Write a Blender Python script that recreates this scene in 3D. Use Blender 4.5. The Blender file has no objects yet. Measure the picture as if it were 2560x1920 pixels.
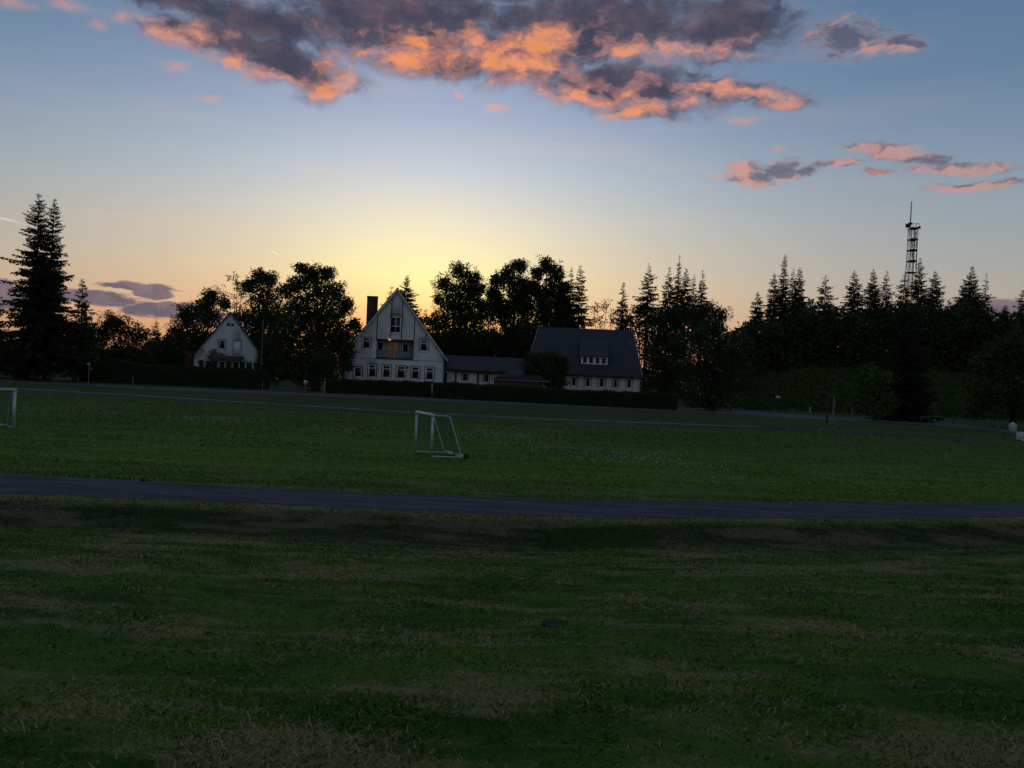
import bpy, bmesh, math, random
import numpy as np
from mathutils import Vector, Matrix

R = math.radians
SC = bpy.context.scene
COL = SC.collection
# ------------------------------------------------------------------ camera
F = 2009.0                      # focal length in pixels of the 2560 x 1920 photograph
CAMZ = 4.05
PITCH, ROLL = -1.28, 2.5
cam_d = bpy.data.cameras.new('camera')
cam_d.lens = 36.0 * F / 2560.0
cam_d.sensor_width = 36.0
cam_d.clip_start = 0.1
cam_d.clip_end = 6000.0
cam = bpy.data.objects.new('camera', cam_d)
COL.objects.link(cam)
CM = Matrix.Translation((0, 0, CAMZ)) @ Matrix.Rotation(R(90 + PITCH), 4, 'X') @ Matrix.Rotation(R(ROLL), 4, 'Z')
cam.matrix_world = CM
SC.camera = cam
CR = np.array(CM.to_3x3())

def ray(px, py):
    return CR @ np.array([(px - 1280.0) / F, (960.0 - py) / F, -1.0])

def at(px, py, Y):
    """world point seen at photo pixel (px, py), Y metres ahead of the camera"""
    d = ray(px, py)
    return np.array([0, 0, CAMZ]) + d * (Y / d[1])

def gnd(px, py, z=0.0):
    d = ray(px, py)
    return np.array([0, 0, CAMZ]) + d * ((z - CAMZ) / d[2])

def azel(px, py):
    d = ray(px, py)
    return math.degrees(math.atan2(d[0], d[1])), math.degrees(math.atan2(d[2], math.hypot(d[0], d[1])))

def srgb(r, g, b):
    f = lambda c: (c / 255.0) / 12.92 if c / 255.0 <= 0.04045 else ((c / 255.0 + 0.055) / 1.055) ** 2.4
    return (f(r), f(g), f(b), 1.0)

# ------------------------------------------------------------------ world: dusk sky with clouds
SUN_AZ, SUN_EL = azel(1080, 822)
world = bpy.data.worlds.new('World')
SC.world = world
world.use_nodes = True

class NB:
    """small node builder"""
    def __init__(s, nt):
        s.nt = nt; s.n = nt.nodes; s.l = nt.links
    def put(s, sock, v):
        if v is None: return
        if hasattr(v, 'is_output'): s.l.new(v, sock)
        else: sock.default_value = v
    def math(s, op, a, b=None, c=None, clamp=False):
        m = s.n.new('ShaderNodeMath'); m.operation = op; m.use_clamp = clamp
        s.put(m.inputs[0], a)
        if b is not None: s.put(m.inputs[1], b)
        if c is not None: s.put(m.inputs[2], c)
        return m.outputs[0]
    def vec(s, op, a, b=None):
        m = s.n.new('ShaderNodeVectorMath'); m.operation = op
        s.put(m.inputs[0], a)
        if b is not None: s.put(m.inputs[1], b)
        return m.outputs['Value'] if op in ('LENGTH', 'DOT_PRODUCT') else m.outputs[0]
    def noise(s, v, scale, detail=4, rough=0.5, lac=2.0, dist=0.0, col=False):
        m = s.n.new('ShaderNodeTexNoise')
        s.put(m.inputs['Vector'], v)
        m.inputs['Scale'].default_value = scale; m.inputs['Detail'].default_value = detail
        m.inputs['Roughness'].default_value = rough; m.inputs['Lacunarity'].default_value = lac
        m.inputs['Distortion'].default_value = dist
        return m.outputs['Color' if col else 'Fac']
    def mapping(s, v, loc=(0, 0, 0), rot=(0, 0, 0), scale=(1, 1, 1), typ='POINT'):
        m = s.n.new('ShaderNodeMapping'); m.vector_type = typ
        s.put(m.inputs['Vector'], v)
        m.inputs['Location'].default_value = loc; m.inputs['Rotation'].default_value = rot
        m.inputs['Scale'].default_value = scale
        return m.outputs[0]
    def ramp(s, fac, stops, interp='LINEAR'):
        m = s.n.new('ShaderNodeValToRGB'); cr = m.color_ramp; cr.interpolation = interp
        while len(cr.elements) < len(stops): cr.elements.new(0.5)
        for e, (p, c) in zip(cr.elements, stops):
            e.position = p; e.color = c if len(c) == 4 else (*c, 1)
        s.put(m.inputs[0], fac)
        return m.outputs[0]
    def mix(s, fac, a, b, mode='MIX'):
        m = s.n.new('ShaderNodeMix'); m.data_type = 'RGBA'; m.blend_type = mode
        s.put(m.inputs[0], fac); s.put(m.inputs[6], a); s.put(m.inputs[7], b)
        return m.outputs[2]
    def step(s, v, lo, hi):
        m = s.n.new('ShaderNodeMapRange'); m.interpolation_type = 'SMOOTHSTEP'
        s.put(m.inputs[0], v); m.inputs[1].default_value = lo; m.inputs[2].default_value = hi
        return m.outputs[0]

def blobs(nb, v, lst):
    """union of soft ellipses (photo pixel centre, radii, tilt) in sky angles"""
    acc = None
    for (px, py, rx, ry, tilt) in lst:
        a, e = azel(px, py)
        k = 1.0 / 35.0
        m = nb.mapping(v, (a, e, 0), (0, 0, R(tilt + ROLL)), (rx * k, ry * k, 1), 'TEXTURE')
        g = nb.n.new('ShaderNodeTexGradient'); g.gradient_type = 'SPHERICAL'
        nb.l.new(m, g.inputs[0])
        o = g.outputs['Fac']
        acc = o if acc is None else nb.math('MAXIMUM', acc, o)
    return acc

def build_sky():
    nt = world.node_tree
    for n in list(nt.nodes): nt.nodes.remove(n)
    nb = NB(nt)
    out = nb.n.new('ShaderNodeOutputWorld'); bg = nb.n.new('ShaderNodeBackground')
    nb.l.new(bg.outputs[0], out.inputs[0])
    tc = nb.n.new('ShaderNodeTexCoord')
    sx = nb.n.new('ShaderNodeSeparateXYZ'); nb.l.new(tc.outputs['Generated'], sx.inputs[0])
    x, y, z = sx.outputs
    RAD = 57.29578
    az = nb.math('MULTIPLY', nb.math('ARCTAN2', x, y), RAD)
    el = nb.math('MULTIPLY', nb.math('ARCSINE', z), RAD)
    cv = nb.n.new('ShaderNodeCombineXYZ'); nb.l.new(az, cv.inputs[0]); nb.l.new(el, cv.inputs[1])
    V = cv.outputs[0]
    # clear sky: warm column over the set sun, cooler away from it, dark eastern side behind the camera
    def rs(st): return [(max(0.0, (e + 10) / 100.0), srgb(*c)) for e, c in st]
    e01 = nb.math('DIVIDE', nb.math('ADD', el, 10.0), 100.0, clamp=True)
    near = nb.ramp(e01, rs([(-10, (90, 70, 50)), (-0.5, (205, 115, 70)), (2, (242, 165, 105)), (4.2, (250, 222, 150)),
                            (6, (252, 242, 172)), (8, (246, 234, 190)), (10, (231, 224, 204)), (13, (198, 206, 214)),
                            (17, (163, 176, 202)), (21, (132, 153, 186)), (26, (104, 132, 166)), (42, (84, 100, 122)), (90, (72, 84, 98))]))
    far = nb.ramp(e01, rs([(-10, (60, 55, 50)), (-0.5, (150, 110, 95)), (2, (180, 150, 130)), (4.5, (172, 162, 148)),
                           (7, (160, 162, 160)), (10.5, (146, 157, 166)), (15, (120, 142, 165)), (19, (96, 125, 154)),
                           (27, (78, 110, 145)), (45, (80, 98, 120)), (90, (72, 84, 98))]))
    east = nb.ramp(e01, rs([(-10, (40, 44, 50)), (0, (100, 106, 116)), (8, (120, 122, 130)), (20, (112, 120, 132)),
                            (40, (92, 104, 122)), (90, (72, 84, 98))]))
    da = nb.math('SUBTRACT', az, SUN_AZ - 0.5)
    g = nb.math('POWER', 2.71828, nb.math('MULTIPLY', nb.math('MULTIPLY', da, da), -1.0 / (21.0 ** 2)))
    g0 = nb.math('POWER', 2.71828, nb.math('MULTIPLY', nb.math('MULTIPLY', da, da), -1.0 / (9.5 ** 2)))
    cream = nb.ramp(e01, rs([(-10, (90, 70, 50)), (-0.5, (190, 120, 85)), (2, (228, 168, 125)), (4.2, (238, 198, 154)),
                             (6, (235, 210, 174)), (8, (228, 213, 188)), (10, (214, 212, 202)), (13, (190, 200, 210)),
                             (17, (158, 173, 200)), (21, (128, 150, 183)), (26, (102, 131, 164)), (42, (84, 100, 122)), (90, (72, 84, 98))]))
    near = nb.mix(g0, cream, near)
    sky = nb.mix(g, far, near)
    adx = nb.math('ABSOLUTE', da)
    sky = nb.mix(nb.step(adx, 45, 110), sky, east)
    # orange belt low over the horizon, wider than the yellow column
    g2 = nb.math('POWER', 2.71828, nb.math('MULTIPLY', nb.math('MULTIPLY', da, da), -1.0 / (31.0 ** 2)))
    belt = nb.ramp(e01, rs([(-10, (0, 0, 0)), (-0.5, (0, 0, 0)), (1.5, (255, 255, 255)), (4, (210, 210, 210)), (7, (120, 120, 120)), (11, (0, 0, 0)), (90, (0, 0, 0))]))
    off = nb.math('SUBTRACT', 1.0, nb.math('MULTIPLY', g, 0.9))
    sky = nb.mix(nb.math('MULTIPLY', nb.math('MULTIPLY', nb.math('MULTIPLY', belt, g2), off), 0.22), sky, srgb(250, 168, 100))
    # glow where the sun goes down behind the trees
    ga = nb.mapping(V, (SUN_AZ, SUN_EL, 0), (0, 0, 0), (2.6, 1.5, 1), 'TEXTURE')
    gg = nb.n.new('ShaderNodeTexGradient'); gg.gradient_type = 'SPHERICAL'; nb.l.new(ga, gg.inputs[0])
    sky = nb.mix(nb.math('MULTIPLY', gg.outputs['Fac'], 0.9), sky, (1.3, 0.38, 0.10, 1))
    # nishita sky at the same sun direction supplies the fine scattering tint
    st = nb.n.new('ShaderNodeTexSky'); st.sky_type = 'NISHITA'; st.sun_disc = False
    st.sun_elevation = R(max(SUN_EL, 0.5)); st.sun_rotation = R(SUN_AZ)
    st.air_density = 1.0; st.dust_density = 1.0; st.ozone_density = 1.0
    nis = nb.vec('MULTIPLY', st.outputs[0], (0.006, 0.006, 0.006))
    sky = nb.vec('ADD', sky, nis)
    # soft streaks of high cirrus
    cs = nb.noise(nb.mapping(V, scale=(0.05, 0.45, 1), rot=(0, 0, R(6))), 1.0, 5, 0.55)
    wm = nb.math('MULTIPLY', nb.step(cs, 0.48, 0.72), nb.step(el, 2, 7))
    sky = nb.mix(nb.math('MULTIPLY', nb.math('MULTIPLY', wm, g2), 0.10), sky, srgb(255, 205, 160))
    # clouds
    w1 = nb.vec('SUBTRACT', nb.noise(V, 0.22, 3, 0.5, col=True), (0.5, 0.5, 0.5))
    w2 = nb.vec('SUBTRACT', nb.noise(V, 0.9, 4, 0.6, col=True), (0.5, 0.5, 0.5))
    warp = nb.vec('ADD', nb.vec('MULTIPLY', w1, (2.2, 1.3, 0)), nb.vec('MULTIPLY', w2, (1.1, 0.75, 0)))
    W = nb.vec('ADD', V, warp)
    w3 = nb.vec('MULTIPLY', w2, (0.7, 0.4, 0))
    WS = nb.vec('ADD', V, w3)
    f1 = nb.noise(nb.mapping(W, scale=(0.62, 1.05, 1)), 1.0, 9, 0.60)
    f2 = nb.noise(nb.mapping(W, loc=(7, 3, 0), scale=(0.33, 0.62, 1)), 1.0, 8, 0.62)
    big = [(650, 60, 330, 62, -8), (470, 80, 170, 50, -5), (1000, 50, 520, 150, 0), (1480, 70, 620, 135, 0), (1830, 70, 230, 115, 0),
           (790, 200, 100, 78, 0), (700, 150, 300, 75, -12), (620, 110, 300, 60, -10), (1120, 150, 380, 62, 0), (1300, 140, 330, 110, -5), (1560, 215, 420, 92, -6),
           (1830, 228, 250, 40, -10), (1960, 262, 120, 20, -3), (1590, 275, 130, 30, 0), (430, -10, 190, 50, 0), (1120, -30, 500, 70, 0)]
    thin = [(2115, 95, 135, 66, -10), (2255, 108, 90, 30, -8), (1885, 435, 100, 44, -8), (1945, 428, 95, 36, 0), (2020, 424, 80, 18, 14),
           (2210, 376, 130, 22, -10), (2280, 396, 150, 24, -12), (2400, 420, 160, 18, -6), (2440, 462, 160, 15, -2), (2120, 408, 60, 14, -10), (2190, 430, 50, 12, -10)]
    small = [(440, 165, 48, 18, 12), (520, 247, 60, 15, 3), (1240, 271, 52, 15, 0), (300, 42, 34, 20, 15), (165, 12, 60, 18, 0),
             (245, 62, 34, 20, 5), (1145, 237, 22, 14, -40), (1860, 303, 60, 16, -5), (1945, 372, 30, 12, 0), (25, 8, 70, 20, 0), (1790, 443, 30, 12, 0), (2190, 430, 50, 14, -12)]
    low = [(235, 744, 125, 22, -3), (340, 716, 120, 14, -2), (418, 776, 110, 24, 2), (5, 730, 50, 36, 0), (590, 800, 150, 26, -3),
           (380, 735, 60, 14, 0), (2530, 768, 170, 24, -3), (2440, 790, 90, 14, 0), (-120, 740, 200, 50, 0), (700, 800, 120, 22, 0)]
    B = blobs(nb, W, big); T = blobs(nb, nb.vec('ADD', V, nb.vec('MULTIPLY', warp, (0.7, 0.75, 0))), thin); S = blobs(nb, WS, small); L = blobs(nb, nb.vec('ADD', V, nb.vec('MULTIPLY', w2, (1.0, 0.42, 0))), low)
    dens = nb.math('ADD', nb.math('MULTIPLY', B, 2.8), nb.math('MULTIPLY', nb.math('SUBTRACT', f1, 0.5), 2.6))
    aB = nb.math('MULTIPLY', nb.step(dens, 0.0, 2.1), nb.step(B, 0.0, 0.40))
    tf = nb.noise(nb.mapping(WS, loc=(1, 5, 0), scale=(0.7, 2.0, 1), rot=(0, 0, R(-12))), 1.0, 8, 0.66)
    td = nb.math('ADD', nb.math('MULTIPLY', T, 2.0), nb.math('MULTIPLY', nb.math('SUBTRACT', tf, 0.5), 4.2))
    aT = nb.math('MULTIPLY', nb.math('MULTIPLY', nb.step(td, 0.0, 1.35), nb.step(T, 0.0, 0.40)), 0.74)
    aS = nb.math('MULTIPLY', nb.step(nb.math('ADD', S, nb.math('MULTIPLY', nb.math('SUBTRACT', f1, 0.5), 1.6)), 0.0, 1.3), nb.step(S, 0.0, 0.45))
    f3 = nb.noise(nb.mapping(WS, loc=(3, 9, 0), scale=(0.28, 1.25, 1)), 1.0, 7, 0.58)
    aL = nb.math('MULTIPLY', nb.step(nb.math('ADD', nb.math('MULTIPLY', L, 2.0), nb.math('MULTIPLY', nb.math('SUBTRACT', f3, 0.5), 3.2)), 0.25, 0.8), nb.step(L, 0.0, 0.2))
    lit = [(430, 95, 150, 58, -8), (560, 150, 230, 42, -12), (700, 195, 200, 32, -14), (800, 238, 110, 34, 0), (1000, 150, 300, 62, 2),
           (1200, 120, 360, 70, -2), (1290, 165, 260, 80, -4), (1370, 100, 240, 55, 0), (1450, 245, 330, 58, -4), (1640, 128, 300, 34, -3),
           (1900, 135, 90, 20, 0), (1570, 282, 160, 40, 0), (1830, 225, 290, 36, -10), (1980, 268, 150, 30, -3), (870, 200, 90, 50, 40), (1700, 250, 150, 30, 0),
           (1840, 425, 120, 38, -6), (1885, 462, 150, 40, 6), (2230, 388, 190, 32, -6), (2380, 428, 230, 26, -5), (2440, 466, 190, 26, -2), (2110, 408, 90, 30, -6),
           (2080, 62, 70, 18, 15), (2200, 128, 110, 30, -8), (360, 40, 90, 20, 0)]
    Lt = blobs(nb, W, lit)
    lt = nb.math('ADD', nb.math('MULTIPLY', Lt, 1.75), nb.math('MULTIPLY', nb.math('SUBTRACT', f2, 0.5), 4.2))
    lt = nb.math('ADD', lt, nb.math('MULTIPLY', nb.math('SUBTRACT', f1, 0.5), 1.8))
    lt = nb.step(lt, 0.15, 1.9)
    warmth = nb.math('POWER', 2.71828, nb.math('MULTIPLY', nb.math('MULTIPLY', da, da), -1.0 / (24.0 ** 2)))
    cdark = nb.mix(nb.step(f2, 0.35, 0.65), srgb(64, 65, 84), srgb(92, 81, 94))
    cthin = srgb(128, 128, 152)
    edge = nb.step(dens, 0.5, 1.5)
    cdark = nb.mix(edge, cthin, cdark)
    clit = nb.mix(nb.step(f1, 0.34, 0.68), srgb(206, 134, 112), srgb(246, 154, 104))
    clit = nb.mix(nb.math('MULTIPLY', warmth, nb.step(nb.math('SUBTRACT', f2, 0.0), 0.5, 0.68)), clit, srgb(234, 146, 76))
    clit = nb.mix(nb.math('SUBTRACT', 1.0, warmth), clit, srgb(196, 146, 138))
    cmid = nb.mix(warmth, srgb(146, 122, 134), srgb(152, 108, 104))
    ccol = nb.mix(nb.step(lt, 0.0, 0.5), cdark, cmid)
    ccol = nb.mix(nb.step(lt, 0.42, 1.0), ccol, clit)
    tdk = nb.mix(nb.step(td, 0.5, 1.7), nb.mix(warmth, srgb(138, 134, 150), srgb(160, 134, 138)), srgb(90, 82, 98))
    tcol = nb.mix(nb.step(lt, 0.10, 0.75), tdk, clit)
    sky = nb.mix(aT, sky, tcol)
    sky = nb.mix(nb.math('MULTIPLY', aB, 0.97), sky, ccol)
    scol = nb.mix(warmth, srgb(196, 142, 138), srgb(240, 165, 132))
    sky = nb.mix(nb.math('MULTIPLY', aS, 0.62), sky, scol)
    lcol = nb.mix(nb.step(f2, 0.4, 0.6), srgb(92, 88, 108), srgb(128, 108, 120))
    sky = nb.mix(nb.math('MULTIPLY', aL, 0.92), sky, lcol)
    # two short vapour trails
    for (px, py, ln, th, tilt, col, amt) in ((15, 548, 40, 3.2, -12, (232, 226, 214), 0.7), (687, 632, 16, 2.4, -28, (255, 250, 225), 0.8)):
        a, e = azel(px, py)
        m = nb.mapping(V, (a, e, 0), (0, 0, R(tilt + ROLL)), (ln / 35, th / 35, 1), 'TEXTURE')
        t = nb.n.new('ShaderNodeTexGradient'); t.gradient_type = 'SPHERICAL'; nb.l.new(m, t.inputs[0])
        sky = nb.mix(nb.math('MULTIPLY', t.outputs['Fac'], amt), sky, srgb(*col))
    nb.l.new(sky, bg.inputs[0]); bg.inputs[1].default_value = 1.0
build_sky()
world.cycles.sampling_method = 'MANUAL'
world.cycles.sample_map_resolution = 1024

sun_d = bpy.data.lights.new('sun', 'SUN')
sun_d.energy = 0.12; sun_d.angle = R(0.6); sun_d.color = (1.0, 0.55, 0.28)
sun = bpy.data.objects.new('sun', sun_d); COL.objects.link(sun)
sd = Vector((math.sin(R(SUN_AZ)) * math.cos(R(SUN_EL)), math.cos(R(SUN_AZ)) * math.cos(R(SUN_EL)), math.sin(R(SUN_EL))))
sun.rotation_euler = sd.to_track_quat('Z', 'Y').to_euler()
sun.location = (-20, 150, 60)
SC.view_settings.view_transform = 'Standard'; SC.view_settings.look = 'None'
SC.view_settings.exposure = 0.0; SC.view_settings.gamma = 1.0
SC.cycles.max_bounces = 5; SC.cycles.transparent_max_bounces = 8

# ------------------------------------------------------------------ helpers for objects
RNG = np.random.default_rng(7)

def material(name, rough=0.85, spec=0.2):
    m = bpy.data.materials.new(name); m.use_nodes = True
    b = m.node_tree.nodes['Principled BSDF']
    b.inputs['Roughness'].default_value = rough
    b.inputs['Specular IOR Level'].default_value = spec
    return m, NB(m.node_tree), b

def noisy(name, c1, c2, scale=1.0, rough=0.85, spec=0.2, bump=0.0, detail=5, stretch=(1, 1, 1), metallic=0.0, lo=0.35, hi=0.65):
    m, nb, b = material(name, rough, spec)
    tc = nb.n.new('ShaderNodeTexCoord')
    v = nb.mapping(tc.outputs['Object'], scale=stretch)
    n = nb.noise(v, scale, detail, 0.6)
    nb.put(b.inputs['Base Color'], nb.mix(nb.step(n, lo, hi), (*c1, 1), (*c2, 1)))
    b.inputs['Metallic'].default_value = metallic
    if bump:
        bn = nb.n.new('ShaderNodeBump'); bn.inputs['Strength'].default_value = bump; bn.inputs['Distance'].default_value = 0.02
        nb.l.new(nb.noise(v, scale * 6, 4, 0.6), bn.inputs['Height']); nb.l.new(bn.outputs[0], b.inputs['Normal'])
    return m

class MB:
    def __init__(s): s.v = []; s.f = []; s.n = 0
    def add(s, V, Fc):
        V = np.asarray(V, float).reshape(-1, 3)
        s.v.append(V); s.f.append((np.asarray(Fc, dtype=np.int64) + s.n)); s.n += len(V)
    def box(s, c, size, ax=None):
        """box centred on c; ax = 3 row vectors (local axes)"""
        h = np.array(size) / 2.0
        g = np.array([[x, y, z] for x in (-1, 1) for y in (-1, 1) for z in (-1, 1)], float) * h
        if ax is not None: g = g @ np.array(ax)
        s.add(g + np.array(c), [[0, 1, 3, 2], [4, 6, 7, 5], [0, 4, 5, 1], [2, 3, 7, 6], [0, 2, 6, 4], [1, 5, 7, 3]])
    def quad(s, a, b, c, d): s.add([a, b, c, d], [[0, 1, 2, 3]])
    def tube(s, pts, rad, n=8, cap=True):
        pts = np.asarray(pts, float); k = len(pts)
        rad = np.full(k, rad, float) if np.isscalar(rad) else np.asarray(rad, float)
        T = np.gradient(pts, axis=0); T /= np.linalg.norm(T, axis=1)[:, None] + 1e-9
        ref = np.array([0.0, 0, 1]) if abs(T[0, 2]) < 0.9 else np.array([1.0, 0, 0])
        A = np.cross(T, ref); A /= np.linalg.norm(A, axis=1)[:, None] + 1e-9
        B = np.cross(T, A)
        t = np.arange(n) * 2 * math.pi / n
        V = pts[:, None, :] + rad[:, None, None] * (np.cos(t)[None, :, None] * A[:, None, :] + np.sin(t)[None, :, None] * B[:, None, :])
        V = V.reshape(-1, 3); Fc = []
        for i in range(k - 1):
            for j in range(n):
                a = i * n + j; b = i * n + (j + 1) % n
                Fc.append([a, b, b + n, a + n])
        s.add(V, Fc)
        if cap:
            for i in (0, k - 1):
                base = len(V) * 0
                c = pts[i]; ring = V[i * n:(i + 1) * n]
                W = np.vstack([ring, c[None]])
                s.add(W, [[j, (j + 1) % n, n, n] for j in range(n)])
    def prism(s, poly, d):
        """poly: k x 3 planar outline, extruded by vector d"""
        P = np.asarray(poly, float); k = len(P); s.poly = None
        V = np.vstack([P, P + np.asarray(d, float)])
        s.add(V, [[i, (i + 1) % k, (i + 1) % k + k, i + k] for i in range(k)])
        for o in (0, k):
            c = V[o:o + k].mean(0)
            W = np.vstack([V[o:o + k], c[None]])
            s.add(W, [[j, (j + 1) % k, k, k] for j in range(k)])
    def build(s, name, mat, parent=None, base=None, smooth=False):
        V = np.vstack(s.v); Fc = np.vstack(s.f)
        if base is None: base = BASE.get(parent.name if parent else None, np.zeros(3))
        V = V - base
        tri = Fc[:, 2] == Fc[:, 3]
        nq, nt = int((~tri).sum()), int(tri.sum())
        me = bpy.data.meshes.new(name)
        me.vertices.add(len(V)); me.vertices.foreach_set('co', V.astype(np.float32).ravel())
        li = np.concatenate([Fc[~tri].ravel(), Fc[tri][:, :3].ravel()])
        me.loops.add(len(li)); me.loops.foreach_set('vertex_index', li.astype(np.int32))
        st = np.concatenate([np.arange(nq) * 4, nq * 4 + np.arange(nt) * 3])
        me.polygons.add(nq + nt); me.polygons.foreach_set('loop_start', st.astype(np.int32))
        me.update(calc_edges=True); me.validate()
        me.materials.append(mat)
        if smooth: me.polygons.foreach_set('use_smooth', np.ones(len(me.polygons), dtype=bool))
        o = bpy.data.objects.new(name, me); COL.objects.link(o)
        if parent is not None: o.parent = parent; BASE[o.name] = base
        else: o.location = base; BASE[o.name] = base
        return o

BASE = {}
def thing(name, base, label, cat, group=None):
    o = bpy.data.objects.new(name, None); COL.objects.link(o)
    o.location = base; o.empty_display_size = 0.3
    BASE[o.name] = np.array(base, float)
    return tag(o, label, cat, group)
def tag(o, label=None, cat=None, group=None, kind=None):
    if label: o['label'] = label
    if cat: o['category'] = cat
    if group: o['group'] = group
    if kind: o['kind'] = kind
    return o

# ------------------------------------------------------------------ terrain
_far_edge = [(-1500, 1085), (-500, 1160), (0, 1183), (694, 1221), (1273, 1247), (1967, 1255), (2560, 1258), (3000, 1256), (4200, 1262)]
_near_edge = [(-1500, 1118), (-500, 1205), (0, 1233), (694, 1261), (1273, 1290), (1967, 1297), (2560, 1293), (3000, 1288), (4200, 1300)]
FE = np.array([gnd(*p)[:2] for p in _far_edge]); NE = np.array([gnd(*p)[:2] for p in _near_edge])
def ynear(x): return np.interp(x, NE[:, 0], NE[:, 1])
def smooth01(t): t = np.clip(t, 0, 1); return t * t * (3 - 2 * t)
def vnoise(x, y, s, seed=0):
    """smooth value noise"""
    r = np.random.default_rng(seed).random((64, 64))
    X, Y = x / s, y / s
    xi, yi = np.floor(X).astype(int), np.floor(Y).astype(int); fx, fy = smooth01(X - xi), smooth01(Y - yi)
    g = lambda a, b: r[a % 64, b % 64]
    return (g(xi, yi) * (1 - fx) + g(xi + 1, yi) * fx) * (1 - fy) + (g(xi, yi + 1) * (1 - fx) + g(xi + 1, yi + 1) * fx) * fy - 0.5
def height(x, y):
    x = np.asarray(x, float); y = np.asarray(y, float)
    s = ynear(x) - y
    h = np.zeros_like(x + y)
    sw = -0.45 * smooth01((s - 0.25) / 1.5)
    yy = np.maximum(y, 0.0)
    up = np.clip((s - 1.9) / np.maximum(ynear(x) - 1.9, 1), 0, 1) * 2.75
    near = sw + up + (vnoise(x, y, 2.3, 1) * 0.16 + vnoise(x, y, 0.8, 2) * 0.07) * smooth01((s - 0.3) / 1.0)
    h = np.where(s > 0.2, near, h)
    # wooded hill on the right, behind the road
    ax = smooth01((x - 0.20 * y - 4) / 24.0)
    hill = 13.0 * smooth01((y - 92 - 0.02 * x) / 150.0) * ax + vnoise(x, y, 17, 3) * 0.8 * smooth01((y - 95) / 20) * ax
    h = h + hill
    return h
def H1(x, y): return float(height(np.array([x]), np.array([y]))[0])

def grid_mesh(name, xs, ys, mat, zoff=0.0):
    X, Y = np.meshgrid(xs, ys); Z = height(X, Y) + zoff
    V = np.stack([X, Y, Z], -1).reshape(-1, 3)
    nx, ny = len(xs), len(ys)
    i = np.arange(nx - 1)[None, :] + np.arange(ny - 1)[:, None] * nx
    i = i.ravel(); Fc = np.stack([i, i + 1, i + 1 + nx, i + nx], -1)
    m = MB(); m.add(V, Fc)
    return m.build(name, mat, smooth=True)

def patches(nb, P):
    """where the rough slope is dry straw (0..1) and where it is dark lush green (0..1)"""
    w = nb.vec('ADD', P, nb.vec('MULTIPLY', nb.vec('SUBTRACT', nb.noise(P, 0.9, 3, 0.6, col=True), (0.5, 0.5, 0.5)), (1.6, 0.6, 0)))
    a = nb.noise(nb.mapping(w, scale=(0.42, 1.05, 1), rot=(0, 0, R(-4))), 0.72, 8, 0.70)
    b = nb.noise(nb.mapping(w, loc=(14, 3, 0), scale=(0.45, 1.3, 1), rot=(0, 0, R(3))), 2.2, 7, 0.70)
    dry = nb.math('ADD', nb.math('MULTIPLY', nb.step(a, 0.475, 0.61), 0.9), nb.math('MULTIPLY', nb.step(b, 0.50, 0.66), 0.5), clamp=True)
    lush = nb.step(nb.noise(nb.mapping(w, loc=(5, 22, 0), scale=(0.6, 0.95, 1)), 0.6, 7, 0.68), 0.42, 0.60)
    return dry, lush
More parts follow.
